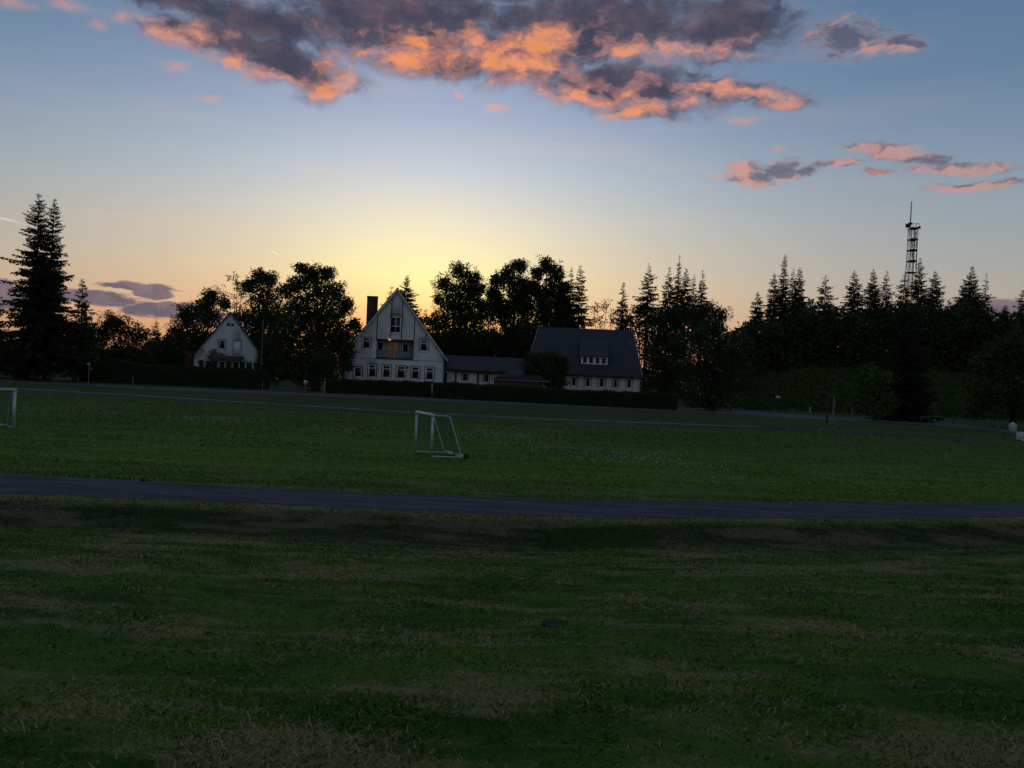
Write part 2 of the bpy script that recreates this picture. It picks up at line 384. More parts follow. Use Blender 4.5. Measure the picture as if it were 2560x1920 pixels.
def ground_mat():
    m, nb, b = material('grass ground', 0.95, 0.1)
    geo = nb.n.new('ShaderNodeNewGeometry'); P = geo.outputs['Position']
    st = nb.mapping(P, scale=(0.35, 1.0, 1))
    n1 = nb.noise(st, 0.5, 6, 0.6); n2 = nb.noise(nb.mapping(P, loc=(30, 8, 0), scale=(0.25, 1.3, 1)), 1.6, 6, 0.65)
    n3 = nb.noise(P, 14.0, 4, 0.7)
    dry, lush = patches(nb, P)
    c = nb.mix(lush, (0.068, 0.132, 0.014, 1), (0.024, 0.078, 0.008, 1))
    c = nb.mix(nb.math('MULTIPLY', dry, 0.85), c, (0.230, 0.200, 0.095, 1))
    c = nb.mix(nb.math('MULTIPLY', nb.step(n3, 0.35, 0.7), 0.35), c, (0.022, 0.046, 0.012, 1))
    # mown field: a little greener and fresher, with faint mowing stripes
    sep = nb.n.new('ShaderNodeSeparateXYZ'); nb.l.new(P, sep.inputs[0])
    fld = nb.step(sep.outputs[1], 24, 30)
    n4 = nb.noise(nb.mapping(P, scale=(0.06, 0.9, 1), rot=(0, 0, R(3))), 1.0, 4, 0.6)
    n5 = nb.noise(nb.mapping(P, scale=(0.5, 1.0, 1)), 0.35, 5, 0.6)
    n6 = nb.noise(nb.mapping(P, scale=(0.6, 1.6, 1)), 3.0, 4, 0.75)
    f = nb.mix(nb.step(n4, 0.38, 0.62), (0.066, 0.132, 0.009, 1), (0.100, 0.196, 0.013, 1))
    f = nb.mix(nb.math('MULTIPLY', nb.step(n5, 0.45, 0.7), 0.55), f, (0.125, 0.125, 0.030, 1))
    f = nb.mix(nb.math('MULTIPLY', nb.step(n6, 0.4, 0.75), 0.22), f, (0.040, 0.075, 0.018, 1))
    dull_far = nb.math('MULTIPLY', nb.step(nb.math('ADD', sep.outputs[1], nb.math('MULTIPLY', n5, 14.0)), 38, 58), 0.62)  # farther part of the field tinted duller and darker
    f = nb.mix(dull_far, f, (0.056, 0.094, 0.022, 1))
    far = nb.step(sep.outputs[1], 62, 70)
    rough = nb.mix(nb.step(n5, 0.4, 0.65), (0.040, 0.055, 0.020, 1), (0.085, 0.080, 0.045, 1))
    f = nb.mix(nb.math('MULTIPLY', far, 0.7), f, rough)
    hillc = nb.mix(nb.step(n5, 0.35, 0.65), (0.024, 0.044, 0.012, 1), (0.042, 0.064, 0.022, 1))
    f = nb.mix(nb.step(sep.outputs[2], 0.05, 0.8), f, hillc)
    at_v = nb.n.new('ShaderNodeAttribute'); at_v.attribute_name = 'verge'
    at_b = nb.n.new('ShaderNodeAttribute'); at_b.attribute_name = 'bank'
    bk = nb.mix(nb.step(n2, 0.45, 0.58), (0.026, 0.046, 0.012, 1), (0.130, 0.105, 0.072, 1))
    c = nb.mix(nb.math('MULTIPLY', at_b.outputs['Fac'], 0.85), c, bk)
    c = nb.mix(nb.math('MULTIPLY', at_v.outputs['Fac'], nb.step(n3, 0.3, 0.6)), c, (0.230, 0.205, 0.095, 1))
    col = nb.mix(fld, c, f)
    nb.l.new(col, b.inputs['Base Color'])
    bn = nb.n.new('ShaderNodeBump'); bn.inputs['Strength'].default_value = 0.9; bn.inputs['Distance'].default_value = 0.05
    nb.l.new(nb.noise(nb.mapping(P, scale=(0.6, 1.2, 1)), 7.0, 6, 0.7), bn.inputs['Height']); nb.l.new(bn.outputs[0], b.inputs['Normal'])
    return m
GM = ground_mat()
def spaced(segs):
    o = []
    for a, b, s in segs: o += list(np.arange(a, b, s))
    return np.array(o + [segs[-1][1]])
xs = spaced([(-1600, -200, 100), (-200, -40, 4), (-40, 50, 0.5), (50, 220, 3), (220, 1700, 100)])
ys = spaced([(-60, -2, 4), (-2, 32, 0.25), (32, 90, 2), (90, 260, 3), (260, 2400, 120)])
def strip_masks(x, y):  # masks for a paler strip at the track edge and a darker bank
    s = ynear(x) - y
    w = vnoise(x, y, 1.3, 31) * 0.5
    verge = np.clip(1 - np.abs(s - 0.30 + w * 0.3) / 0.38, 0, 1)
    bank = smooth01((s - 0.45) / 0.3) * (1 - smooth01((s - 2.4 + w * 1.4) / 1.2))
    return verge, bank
def add_strip_masks(o):
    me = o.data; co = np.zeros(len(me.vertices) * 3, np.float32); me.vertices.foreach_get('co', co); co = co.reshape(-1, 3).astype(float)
    for nm, val in zip(('verge', 'bank'), strip_masks(co[:, 0], co[:, 1])):
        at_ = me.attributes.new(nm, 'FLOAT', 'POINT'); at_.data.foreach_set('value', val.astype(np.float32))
g = grid_mesh('ground', xs, ys, GM); tag(g, kind='structure'); add_strip_masks(g)

def ribbon(name, left, right, mat, z, n=60, jag=0.0, seed=0):
    """strip between two polylines of ground points (x, y)"""
    left, right = np.asarray(left, float), np.asarray(right, float)
    lo, hi = max(left[:, 0].min(), right[:, 0].min()), min(left[:, 0].max(), right[:, 0].max())
    def res(P):
        o = np.argsort(P[:, 0]); x = np.linspace(lo, hi, n)
        return np.stack([x, np.interp(x, P[o, 0], P[o, 1])], -1)
    A, B = res(left), res(right)
    r = np.random.default_rng(seed)
    if jag: A[:, 1] += r.normal(0, jag, n); B[:, 1] += r.normal(0, jag, n)
    zz = lambda Q: np.array([H1(a, b) for a, b in Q]) + z
    M = (A + B) / 2
    V = np.vstack([np.c_[A, zz(A)], np.c_[B, zz(B)]])
    m = MB(); m.add(V, [[i, i + n, i + 1 + n, i + 1] for i in range(n - 1)])
    o = m.build(name, mat); tag(o, kind='structure'); return o
cinder = noisy('cinder track', (0.042, 0.048, 0.064), (0.092, 0.100, 0.122), 1.3, 0.95, 0.15, 0.5, stretch=(0.22, 1.6, 1), lo=0.36, hi=0.64, detail=8)
cinder2 = noisy('old cinder', (0.055, 0.052, 0.055), (0.085, 0.080, 0.080), 0.4, 0.95, 0.1, 0.3, stretch=(0.2, 1, 1))
asphalt = noisy('asphalt', (0.085, 0.088, 0.105), (0.115, 0.118, 0.135), 0.6, 0.9, 0.2, 0.3, stretch=(0.3, 1, 1))
gravel = noisy('pale gravel', (0.16, 0.155, 0.15), (0.24, 0.23, 0.22), 1.5, 0.95, 0.1, 0.3, stretch=(0.3, 1, 1))
ribbon('track', FE, NE, cinder, 0.006, 420, 0.10, 1)
far_line = [(-700, 935), (0, 968), (318, 986), (640, 1006), (1042, 1031), (1359, 1047), (1700, 1059), (1906, 1067), (2100, 1076), (2500, 1100)]
FL = [gnd(*p)[:2] for p in far_line]; FL2 = [gnd(p[0], p[1] + 8)[:2] for p in far_line]; FL3 = [gnd(p[0], p[1] + 2.0)[:2] for p in far_line]
ribbon('far_track', FL, FL2, cinder2, 0.006, 200, 0.10, 2)
ribbon('track_kerb', FL[:8], FL3[:8], gravel, 0.012, 160, 0.03, 3)
rd = [(-700, 912), (0, 949), (333, 965), (640, 977), (900, 987), (1042, 993), (1359, 1006), (1700, 1019), (1852, 1025), (1965, 1034), (2079, 1042), (2180, 1045), (2302, 1047), (2400, 1052), (2560, 1072), (2900, 1110)]
wd = [5, 5, 6, 7, 8, 8, 8, 10, 12, 11, 8, 8, 14, 16, 14, 14]
ribbon('road', [gnd(*p)[:2] for p in rd], [gnd(p[0], p[1] + w)[:2] for p, w in zip(rd, wd)], asphalt, 0.006, 220, 0.08, 4)

# ------------------------------------------------------------------ foliage materials
def leaf_mat(name, c1, c2, scale=0.5, trans=0.12):
    m, nb, b = material(name, 0.75, 0.15)
    geo = nb.n.new('ShaderNodeNewGeometry')
    n = nb.noise(geo.outputs['Position'], scale, 3, 0.6)
    ri = geo.outputs['Random Per Island']
    c = nb.mix(nb.step(n, 0.35, 0.65), (*c1, 1), (*c2, 1))
    c = nb.mix(nb.math('MULTIPLY', ri, 0.5), c, (c2[0] * 1.5, c2[1] * 1.4, c2[2] * 1.2, 1))
    nb.l.new(c, b.inputs['Base Color'])
    return m
LEAF = leaf_mat('broadleaf foliage', (0.022, 0.036, 0.012), (0.040, 0.064, 0.020))
LEAF_LIGHT = leaf_mat('light foliage', (0.044, 0.082, 0.016), (0.066, 0.120, 0.024))
LEAF_OLIVE = leaf_mat('olive foliage', (0.030, 0.054, 0.012), (0.048, 0.078, 0.018))
NEEDLE = leaf_mat('spruce needles', (0.014, 0.024, 0.012), (0.026, 0.040, 0.018))
HEDGE = leaf_mat('hedge leaves', (0.020, 0.042, 0.014), (0.034, 0.066, 0.020))
BLOOM = noisy('cream blossom', (0.30, 0.28, 0.22), (0.45, 0.42, 0.36), 3.0)
BARK = noisy('bark', (0.030, 0.024, 0.018), (0.060, 0.050, 0.040), 3.0, 0.95, 0.1, 0.8, stretch=(3, 3, 0.6))

def diamonds(mb, C, D, L, Wd, rng):
    """leaf-shaped quads: centre C, direction D, length L, width Wd"""
    n = len(C)
    D = D / (np.linalg.norm(D, axis=1)[:, None] + 1e-9)
    r = rng.normal(size=(n, 3)); S = np.cross(D, r); S /= np.linalg.norm(S, axis=1)[:, None] + 1e-9
    L = np.broadcast_to(L, (n,))[:, None]; Wd = np.broadcast_to(Wd, (n,))[:, None]
    V = np.stack([C, C + D * L * 0.45 + S * Wd * 0.5, C + D * L, C + D * L * 0.5 - S * Wd * 0.5], 1).reshape(-1, 3)
    i = np.arange(n) * 4
    mb.add(V, np.stack([i, i + 1, i + 2, i + 3], -1))

def broadleaf(label, depth, base_px, lobes, mat=None, leaf=0.26, dens=1.0, sparse=False, name='broadleaf_tree', cat='tree',
              group=None, seed=0, bloom=0, thick=0.75, base_y=None):
    rng = np.random.default_rng(seed + 100); leaf = leaf * 0.84
    b0 = at(base_px, 950, depth); bx = b0[0]
    base = np.array([bx, depth, H1(bx, depth)])
    t = thing(name, base, label, cat, group)
    fol = MB(); wood = MB(); flo = MB(); k = depth / F
    cs = []
    for (px, py, r) in lobes:
        c = at(px, py, depth); c[1] += rng.uniform(-0.6, 0.6) * r * k; cs.append((c, r * k))
    top = np.mean([c for c, _ in cs], axis=0)
    fork = np.array([bx, depth, base[2] + max(0.8, 0.28 * (max(c[2] for c, _ in cs) - base[2]))])
    th = (0.028 if not sparse else 0.015) * (max(c[2] + r for c, r in cs) - base[2])
    wood.tube([base - [0, 0, 0.1], base + (fork - base) * 0.5 + rng.normal(0, 0.08, 3), fork], [th * 1.3, th, th * 0.85], 8)
    for c, r in cs:
        mid = (fork + c) / 2 + rng.normal(0, 0.08, 3) * r + [0, 0, 0.1 * r]
        wood.tube([fork, mid, c], [th * 0.5, th * 0.28, th * 0.10], 6, cap=False)
        nc = int((17 if not sparse else 8) * dens * (r / 1.6) ** 1.7) + 7
        # clump centres: mostly in the outer shell
        d = rng.normal(size=(nc, 3)); d /= np.linalg.norm(d, axis=1)[:, None]
        rr = r * 1.04 * (rng.random(nc) ** 0.42); q = c + d * rr[:, None] * [1, 0.85, 0.92]
        q[:, 2] = np.maximum(q[:, 2], base[2] + 0.4)
        out = rng.random(nc) < 0.22; q[out] = c + (q[out] - c) * rng.uniform(1.1, 1.32, (int(out.sum()), 1))
        for j in range(nc):
            if j % 2 == 0 or sparse:
                wood.tube([c + (q[j] - c) * 0.05, (c + q[j]) / 2 + rng.normal(0, 0.05 * r, 3), q[j] + d[j] * 0.3], [th * 0.14 + 0.012, th * 0.08 + 0.01, 0.01], 3, cap=False)
            cr = rng.uniform(0.38, 0.85) * min(1.0, r / 1.3) * (0.75 if sparse else 1) * (0.62 if out[j] else 1)
            m = int((30 if not sparse else 20) * dens * cr / 0.55 * (0.26 / leaf) ** 1.2)
            o = rng.normal(size=(m, 3)); o /= np.linalg.norm(o, axis=1)[:, None]
            p = q[j] + o * (cr * rng.random(m) ** 0.5)[:, None] * [1, 1, 0.75]
            dr = o + rng.normal(0, 0.6, (m, 3)) + [0, 0, -0.25]
            diamonds(fol, p, dr, rng.uniform(0.7, 1.35, m) * leaf, rng.uniform(0.45, 0.8, m) * leaf, rng)
            if bloom and rng.random() < bloom:
                mm = 6
                o = rng.normal(size=(mm, 3)); o /= np.linalg.norm(o, axis=1)[:, None]; o[:, 1] = -abs(o[:, 1])
                diamonds(flo, q[j] + o * cr * 1.02, o * 0.3 + [0, 0, 1], 0.26, 0.12, rng)
    if thick > 0:
        # inner leaves that close the heart of the crown
        for c, r in cs:
            m = int(260 * thick * dens * r)
            o = rng.normal(size=(m, 3)); o /= np.linalg.norm(o, axis=1)[:, None]
            p = c + o * (r * 0.72 * rng.random(m) ** 0.4)[:, None]
            p[:, 2] = np.maximum(p[:, 2], base[2] + 0.2)
            diamonds(fol, p, rng.normal(size=(m, 3)), leaf * 1.6, leaf * 1.1, rng)
    wood.build('trunk', BARK, t); fol.build('crown', mat or LEAF, t)
    if flo.n: flo.build('blossom', BLOOM, t)
    return t

def conifer(label, depth, apex, half, bottom_py, name='spruce_tree', group=None, seed=0, sparse=0.0, droop=0.35, slender=1.0,
            levels=None, spray=0.42, mat=None, lean=0.0, trunk_from=None, nb_=7, shape=0.85, solid=1.0):
    """apex: photo pixel of the tip; half: crown half width in pixels at the bottom of the crown (bottom_py)"""
    rng = np.random.default_rng(seed + 500)
    tip = at(apex[0], apex[1], depth); k = depth / F
    bx = tip[0] + lean; base = np.array([bx, depth, H1(bx, depth)])
    t = thing(name, base, label, 'tree', group)
    Ht = tip[2] - base[2]; zb = max(base[2] + 0.3, at(apex[0], bottom_py, depth)[2]); hw = half * k
    axis = lambda z: base + (tip - base) * ((z - base[2]) / Ht)[..., None]
    wood, fol = MB(), MB()
    r0 = max(0.10, Ht * 0.013)
    wood.tube([base - [0, 0, 0.1], base + (tip - base) * 0.5, tip], [r0, r0 * 0.6, 0.02], 7)
    CH = tip[2] - zb
    lv = int(levels * 1.35) if levels and levels < 60 else (levels or int(CH / 0.36) + 4)
    f = np.linspace(0.015, 1, lv) ** 0.97                       # 0 at the tip, 1 at the crown's bottom
    for q in f:
        z = tip[2] - q * CH + rng.normal(0, 0.06)
        L0 = hw * (q ** shape) * (1 - 0.12 * (q > 0.9))
        n = max(3, int(nb_ * (0.55 + 0.45 * q) * (1 - 0.35 * sparse))); sp = spray * (0.34 + 0.66 * min(1, q * 1.8)); lump = rng.uniform(0.70, 1.15); ph = seed * 1.7
        a0 = rng.random() * 6.28
        for j in range(n):
            if rng.random() < 0.10 + 0.30 * sparse: continue
            L = L0 * lump * rng.uniform(0.5, 1.18) * (1 + 0.22 * math.sin(a0 * 0 + j * 6.28 / n * 1.0 + ph + q * 9)) + 0.04
            a = a0 + j * 6.28 / n + rng.normal(0, 0.25)
            u = np.array([math.cos(a), math.sin(a), 0.0])
            m = max(2, int(L / (sp * 0.40)))
            tt = (np.arange(m) + 0.6) / m
            rise = 0.45 * (1 - q) ** 1.5                         # upper limbs point upward
            dz = L * (rise * tt - droop * q ** 0.5 * tt + 0.30 * droop * tt ** 2.5)
            C0 = axis(np.array([z + rng.normal(0, 0.16)]))[0]
            P = C0 + u * (L * tt)[:, None]; P[:, 2] += dz
            P[:, 2] = np.maximum(P[:, 2], base[2] + 0.1)
            rb = 0.012 + 0.012 * L
            wood.tube(np.vstack([C0, P[len(P) // 2], P[-1]]), [rb, rb * 0.7, 0.006], 3, cap=False)
            s = np.array([-u[1], u[0], 0])
            w = 2 if sparse > 0.5 else 3
            for kk in range(w):
                side = (rng.random(m) - 0.5) * 1.5
                D = u * 0.75 + s * side[:, None] + np.c_[np.zeros(m), np.zeros(m), -rng.uniform(0.25, 1.0, m) * (0.5 + q)]
                o = s * (side * 0.22 * sp)[:, None]
                diamonds(fol, P + o + rng.normal(0, 0.04, (m, 3)), D, sp * rng.uniform(0.7, 1.3, m) * (1.15 - 0.45 * tt), sp * rng.uniform(0.22, 0.4, m) * solid, rng)
            D = np.tile(u, (m, 1)) + rng.normal(0, 0.2, (m, 3))
            diamonds(fol, P, D, sp * 0.9, sp * 0.3 * solid, rng)
    m = 8
    zz = tip[2] - np.linspace(0, 0.05, m) * CH - 0.05
    diamonds(fol, axis(zz), rng.normal(0, 0.35, (m, 3)) + [0, 0, 1], spray * 0.4, spray * 0.1, rng)
    wood.build('trunk', BARK, t); fol.build('crown', mat or NEEDLE, t)
    return t

# ------------------------------------------------------------------ trees, left to right
conifer('tallest dark spruce at the far left, left one of the twin spruces', 91, (98, 483), 92, 905, seed=1, levels=80, nb_=10, spray=0.55, shape=0.72, droop=0.5)
conifer('slightly shorter dark spruce just right of the tallest one, right one of the twin spruces', 93, (137, 497), 70, 880, seed=2, levels=72, nb_=9, spray=0.52, shape=0.68, droop=0.45, lean=-0.6)
conifer('small pointed spruce to the right of the twin spruces, before the low purple cloud', 95, (207, 697), 48, 860, seed=3, levels=28, nb_=7, spray=0.42, droop=0.1)
conifer('half hidden spruce at the left edge of the picture with its lower limbs sticking out', 97, (-12, 700), 50, 900, seed=4, levels=28, spray=0.5, sparse=0.3)
broadleaf('bushy tree with pale blossom in front of the left spruces', 94, 185, [(165, 835, 36), (208, 828, 38), (190, 872, 45), (148, 885, 36), (225, 880, 38), (175, 915, 40)], seed=1, bloom=0.10, name='blossoming_tree')
broadleaf('dark bushy tree filling the space at the foot of the left spruces', 96, 60, [(40, 880, 50), (90, 890, 50), (10, 900, 50), (120, 915, 40), (60, 925, 45), (-60, 900, 60)], seed=2)
broadleaf('broad dark round tree above the hump end of the left hedge', 102, 300, [(285, 808, 34), (262, 835, 42), (312, 832, 42), (345, 838, 32), (300, 880, 50), (352, 885, 38), (240, 880, 40)], seed=3)
conifer('tiny far spruce peeping over the trees under the purple cloud left of the left house', 135, (391, 802), 24, 868, seed=5, spray=0.45, levels=16)
broadleaf('low dark tree left of the big rounded tree by the smaller house', 112, 400, [(372, 872, 26), (405, 862, 24), (435, 870, 30), (390, 900, 38), (440, 905, 38), (420, 850, 16)], seed=4)
broadleaf('big rounded tree standing directly left behind the left white house', 136, 475, [(468, 790, 38), (500, 765, 30), (530, 745, 27), (480, 835, 48), (440, 835, 30), (528, 795, 36), (455, 885, 45), (510, 860, 46), (560, 760, 18)], seed=5, leaf=0.34)
broadleaf('thin see-through tree rising right above the gable of the left house', 142, 588, [(588, 703, 25), (566, 738, 26), (608, 736, 26), (585, 765, 26), (575, 800, 22), (610, 800, 26)], seed=6, sparse=True, dens=0.85, thick=0.0, leaf=0.36)
broadleaf('tall dark tree with a flat top between the left house and the huge tree', 134, 650, [(648, 692, 30), (622, 716, 24), (674, 700, 26), (655, 742, 46), (640, 800, 48), (690, 800, 46), (715, 730, 28), (625, 860, 42), (680, 870, 46)], seed=7, leaf=0.34, thick=0.6)
broadleaf('low dark tree behind the right end of the left hedge beside the left house', 112, 668, [(668, 880, 30), (700, 880, 30), (672, 915, 32), (700, 930, 30), (690, 850, 26)], seed=8)
broadleaf('huge spreading dark tree standing before the left corner of the tall gabled house', 98, 790,
          [(752, 672, 20), (778, 690, 30), (815, 682, 26), (745, 712, 32), (790, 730, 48), (838, 728, 36), (862, 762, 30), (745, 775, 52), (820, 785, 52), (770, 845, 66), (838, 850, 48),
           (712, 840, 40), (735, 905, 52), (815, 905, 48), (862, 880, 28), (705, 900, 30), (885, 812, 22), (872, 915, 18), (770, 940, 40)], seed=9, thick=0.9, dens=1.05)
conifer('small spruce tip showing left of the tall gabled house roof peak', 131, (980, 716), 34, 800, seed=6, spray=0.45)
conifer('dark spruce right behind the roof peak of the tall gabled house', 128, (1018, 690), 60, 850, seed=7, spray=0.55, levels=34, nb_=9, droop=0.3, lean=-0.4)
broadleaf('low dark tree behind the right roof slope of the tall gabled house', 136, 1060, [(1052, 800, 28), (1075, 835, 24), (1040, 830, 30), (1100, 862, 30), (1060, 870, 36)], seed=10, leaf=0.32, thick=0.25, dens=0.8)
broadleaf('tall round-topped tree over the low wing, nearest to the tall gabled house', 126, 1150,
          [(1150, 683, 30), (1183, 698, 28), (1112, 712, 28), (1200, 722, 20), (1140, 735, 44), (1185, 745, 30), (1096, 752, 18), (1150, 795, 50), (1195, 790, 36), (1112, 818, 42), (1160, 862, 48), (1105, 878, 38), (1205, 850, 40), (1088, 800, 26), (1128, 765, 34), (1170, 720, 32), (1210, 765, 22)], seed=11, leaf=0.32, thick=0.55)
broadleaf('middle one of the three tall broadleaf trees above the low wing', 131, 1275,
          [(1300, 668, 24), (1270, 682, 28), (1243, 702, 26), (1286, 718, 42), (1235, 740, 26), (1262, 775, 52), (1312, 770, 40), (1285, 845, 54), (1235, 850, 40), (1318, 715, 26), (1232, 735, 18), (1322, 820, 34), (1300, 745, 34)], seed=12, leaf=0.33)
broadleaf('right one of the three tall broadleaf trees above the low wing', 134, 1372,
          [(1366, 668, 28), (1392, 684, 26), (1343, 686, 22), (1382, 718, 40), (1350, 740, 34), (1405, 748, 30), (1362, 780, 52), (1398, 800, 36), (1360, 850, 50), (1335, 720, 24), (1412, 720, 20), (1418, 775, 26), (1420, 820, 26)], seed=13, leaf=0.33)
conifer('narrow spruce hugging the right side of the three tall broadleaf trees', 134, (1429, 668), 26, 860, seed=8, spray=0.5, levels=32)
conifer('pointed spruce over the ridge of the slate roof, right of the tall broadleaf trees', 130, (1452, 663), 46, 870, seed=9, spray=0.52, levels=36, shape=0.7)
broadleaf('thin airy tree above the slate roof with sky showing through', 127, 1498, [(1485, 768, 20), (1516, 770, 22), (1500, 802, 26), (1478, 806, 20), (1530, 806, 24), (1540, 780, 14)], seed=14, sparse=True, dens=0.8, thick=0, leaf=0.34)
conifer('short slim spruce above the middle of the slate roof', 126, (1559, 707), 30, 830, seed=10, spray=0.45, levels=22)
conifer('largest see-through spruce of the group above the right part of the slate roof', 130, (1623, 664), 52, 800, seed=11, spray=0.5, levels=26, sparse=0.35, name='spruce_tree')
conifer('spruce just left of the tallest spire of the middle group', 133, (1674, 668), 34, 800, seed=12, spray=0.48, levels=26, sparse=0.3)
conifer('tallest slender spruce spire right of the slate roofed house', 134, (1699, 637), 22, 800, seed=13, spray=0.42, levels=34, sparse=0.2)
conifer('dark pointed spruce right beside the tallest spire of the middle group', 131, (1716, 671), 36, 800, seed=14, spray=0.5, levels=28)
conifer('dim spruce tip second from the right in the middle group', 135, (1736, 686), 22, 790, seed=15, spray=0.42, levels=20, sparse=0.5)
conifer('slim spruce at the right end of the middle group', 133, (1757, 675), 30, 810, seed=16, spray=0.46, levels=26, sparse=0.2, shape=0.95)
broadleaf('leafy see-through tree behind the ridge end of the slate roof', 128, 1600, [(1572, 800, 28), (1600, 775, 26), (1615, 820, 34), (1580, 850, 40), (1640, 850, 36)], seed=15, sparse=True, dens=1.1, thick=0.25, leaf=0.34)
broadleaf('leafy tree between the slate roof end and the round blossoming tree', 122, 1680, [(1650, 800, 30), (1690, 790, 34), (1670, 840, 40), (1710, 840, 40), (1640, 880, 40), (1690, 900, 46), (1730, 790, 24)], seed=16, dens=0.9, thick=0.5, leaf=0.32)
broadleaf('dark tree close to the right corner of the slate roofed house', 108, 1660, [(1650, 905, 34), (1690, 920, 38), (1665, 950, 34), (1700, 870, 34), (1720, 940, 34), (1640, 960, 26)], seed=17)
broadleaf('taller leafy tree looking over the round blossoming tree', 112, 1765, [(1770, 775, 30), (1742, 800, 32), (1798, 790, 26), (1760, 830, 40)], seed=18)
broadleaf('round dark tree dotted with pale blossom at the right end of the long hedge', 91, 1790,
          [(1790, 822, 34), (1752, 845, 38), (1822, 855, 32), (1785, 880, 58), (1752, 925, 46), (1815, 920, 40), (1800, 975, 46), (1735, 975, 40), (1840, 885, 22), (1768, 1000, 34)], seed=19, bloom=0.16, name='blossoming_tree')
# right side
broadleaf('light green bush beside the broad dark spruce below the wooded hill', 85, 2190,
          [(2182, 922, 18), (2160, 950, 24), (2202, 948, 28), (2178, 985, 36), (2146, 1000, 24), (2212, 1000, 32), (2190, 1025, 28)], mat=LEAF_LIGHT, seed=20, name='leafy_bush', cat='bush', thick=0.8)
conifer('broad dark spruce standing right of the light green bush, reaching the ground', 87, (2276, 778), 74, 1058, seed=17, spray=0.55, levels=40, nb_=10, shape=0.55, solid=1.3)
broadleaf('olive green tree filling the right edge of the picture', 81, 2540,
          [(2545, 842, 32), (2510, 870, 32), (2480, 890, 30), (2560, 900, 50), (2446, 905, 22), (2490, 945, 46), (2450, 975, 36), (2545, 970, 56), (2480, 1005, 40), (2540, 1020, 40), (2620, 900, 60), (2440, 1020, 26)],
          mat=LEAF_OLIVE, seed=21, thick=0.9)
ridge = [  # apex x, y, half width, crown bottom, how open, depth, label
    (1895, 730, 22, 815, 0.2, 176, 'short spruce at the left end of the wooded ridge'),
    (1937, 683, 30, 830, 0.25, 178, 'second spruce from the left on the wooded ridge, left of the tallest one'),
    (1963, 637, 22, 840, 0.25, 177, 'tallest and thinnest spruce spire on the left part of the wooded ridge'),
    (1984, 672, 24, 830, 0.55, 182, 'faint open spruce between the thin spire and the dark one on the ridge'),
    (2000, 671, 30, 820, 0.1, 176, 'dark pointed spruce right of the tallest spire on the ridge'),
    (2065, 688, 32, 790, 0.8, 180, 'open larch-like conifer standing alone on the ridge'),
    (2137, 677, 34, 800, 0.35, 179, 'broad spruce left of the pair in the middle of the ridge'),
    (2184, 675, 26, 790, 0.2, 178, 'dark narrow spruce, left one of the pair in the middle of the ridge'),
    (2218, 677, 28, 800, 0.55, 181, 'open spruce, right one of the pair in the middle of the ridge'),
    (2262, 680, 28, 800, 0.7, 180, 'ragged open spruce left of the lattice tower foot'),
    (2301, 645, 32, 810, 0.35, 182, 'tall spruce right beside the lattice tower'),
    (2339, 678, 32, 790, 0.25, 179, 'full spruce second to the right of the lattice tower'),
    (2373, 748, 12, 800, 0.2, 177, 'tiny spruce tip right of the lattice tower'),
    (2412, 700, 26, 790, 0.4, 181, 'spruce leaning on the left of the tall one near the right edge'),
    (2431, 666, 36, 800, 0.2, 179, 'tall dark spruce near the right edge of the ridge'),
    (2466, 686, 24, 800, 0.85, 182, 'nearly bare conifer right of the tall dark spruce on the ridge'),
    (2514, 765, 14, 800, 0.3, 185, 'small far spruce tip in front of the low cloud at the right'),
    (2562, 715, 26, 800, 0.6, 180, 'half cut conifer at the right edge of the picture'),
]
for i, (ax_, ay_, hw_, bt_, sp_, dp_, lb_) in enumerate(ridge):
    conifer(lb_, dp_, (ax_, ay_), hw_ * 1.15, bt_, seed=30 + i, spray=0.70, levels=max(16, int((bt_ - ay_) / 3.9)), sparse=sp_, name='ridge_conifer', group='conifers along the wooded ridge',
            nb_=8, shape=0.75, droop=0.15 + 0.2 * sp_, solid=0.9)

# the dense dark wood on the hill, one mass
def woodland():
    rng = np.random.default_rng(77); m = MB()
    top = [(1810, 900), (1845, 830), (1858, 812), (1905, 800), (1960, 815), (2000, 765), (2025, 755), (2060, 772), (2085, 758), (2110, 790), (2140, 790), (2165, 775), (2200, 770), (2240, 765),
           (2300, 772), (2345, 775), (2385, 775), (2400, 755), (2440, 765), (2480, 788), (2520, 790), (2560, 782), (2700, 770), (3100, 760)]
    tx, ty = zip(*top)
    px = 1830.0
    while px < 3000:
        tp = np.interp(px, tx, ty)
        py = tp + 12
        while py < 935 + (px - 1830) * 0.03:
            dep = 172 + rng.uniform(-6, 8); c = at(px + rng.uniform(-8, 8), py + rng.uniform(-6, 6), dep); r = rng.uniform(1.1, 2.0)
            n = 60
            o = rng.normal(size=(n, 3)); o /= np.linalg.norm(o, axis=1)[:, None]
            diamonds(m, c + o * (r * rng.random(n) ** 0.4)[:, None], o + rng.normal(0, 0.5, (n, 3)), rng.uniform(0.5, 0.95, n), rng.uniform(0.3, 0.6, n), rng)
            py += 13
        px += 13
    # solid depth behind
    for _ in range(900):
        x = rng.uniform(1850, 3200); dep = rng.uniform(176, 215); tp = np.interp(x, tx, ty)
        c = at(x, rng.uniform(tp + 26, 925), dep)
        n = 26; o = rng.normal(size=(n, 3)); o /= np.linalg.norm(o, axis=1)[:, None]
        diamonds(m, c + o * 1.8, o + rng.normal(0, 0.5, (n, 3)), 1.3, 1.0, rng)
    tr = MB()
    o = m.build('woodland', LEAF); tag(o, 'dense dark wood covering the hill on the right', 'wood', kind='stuff')
woodland()
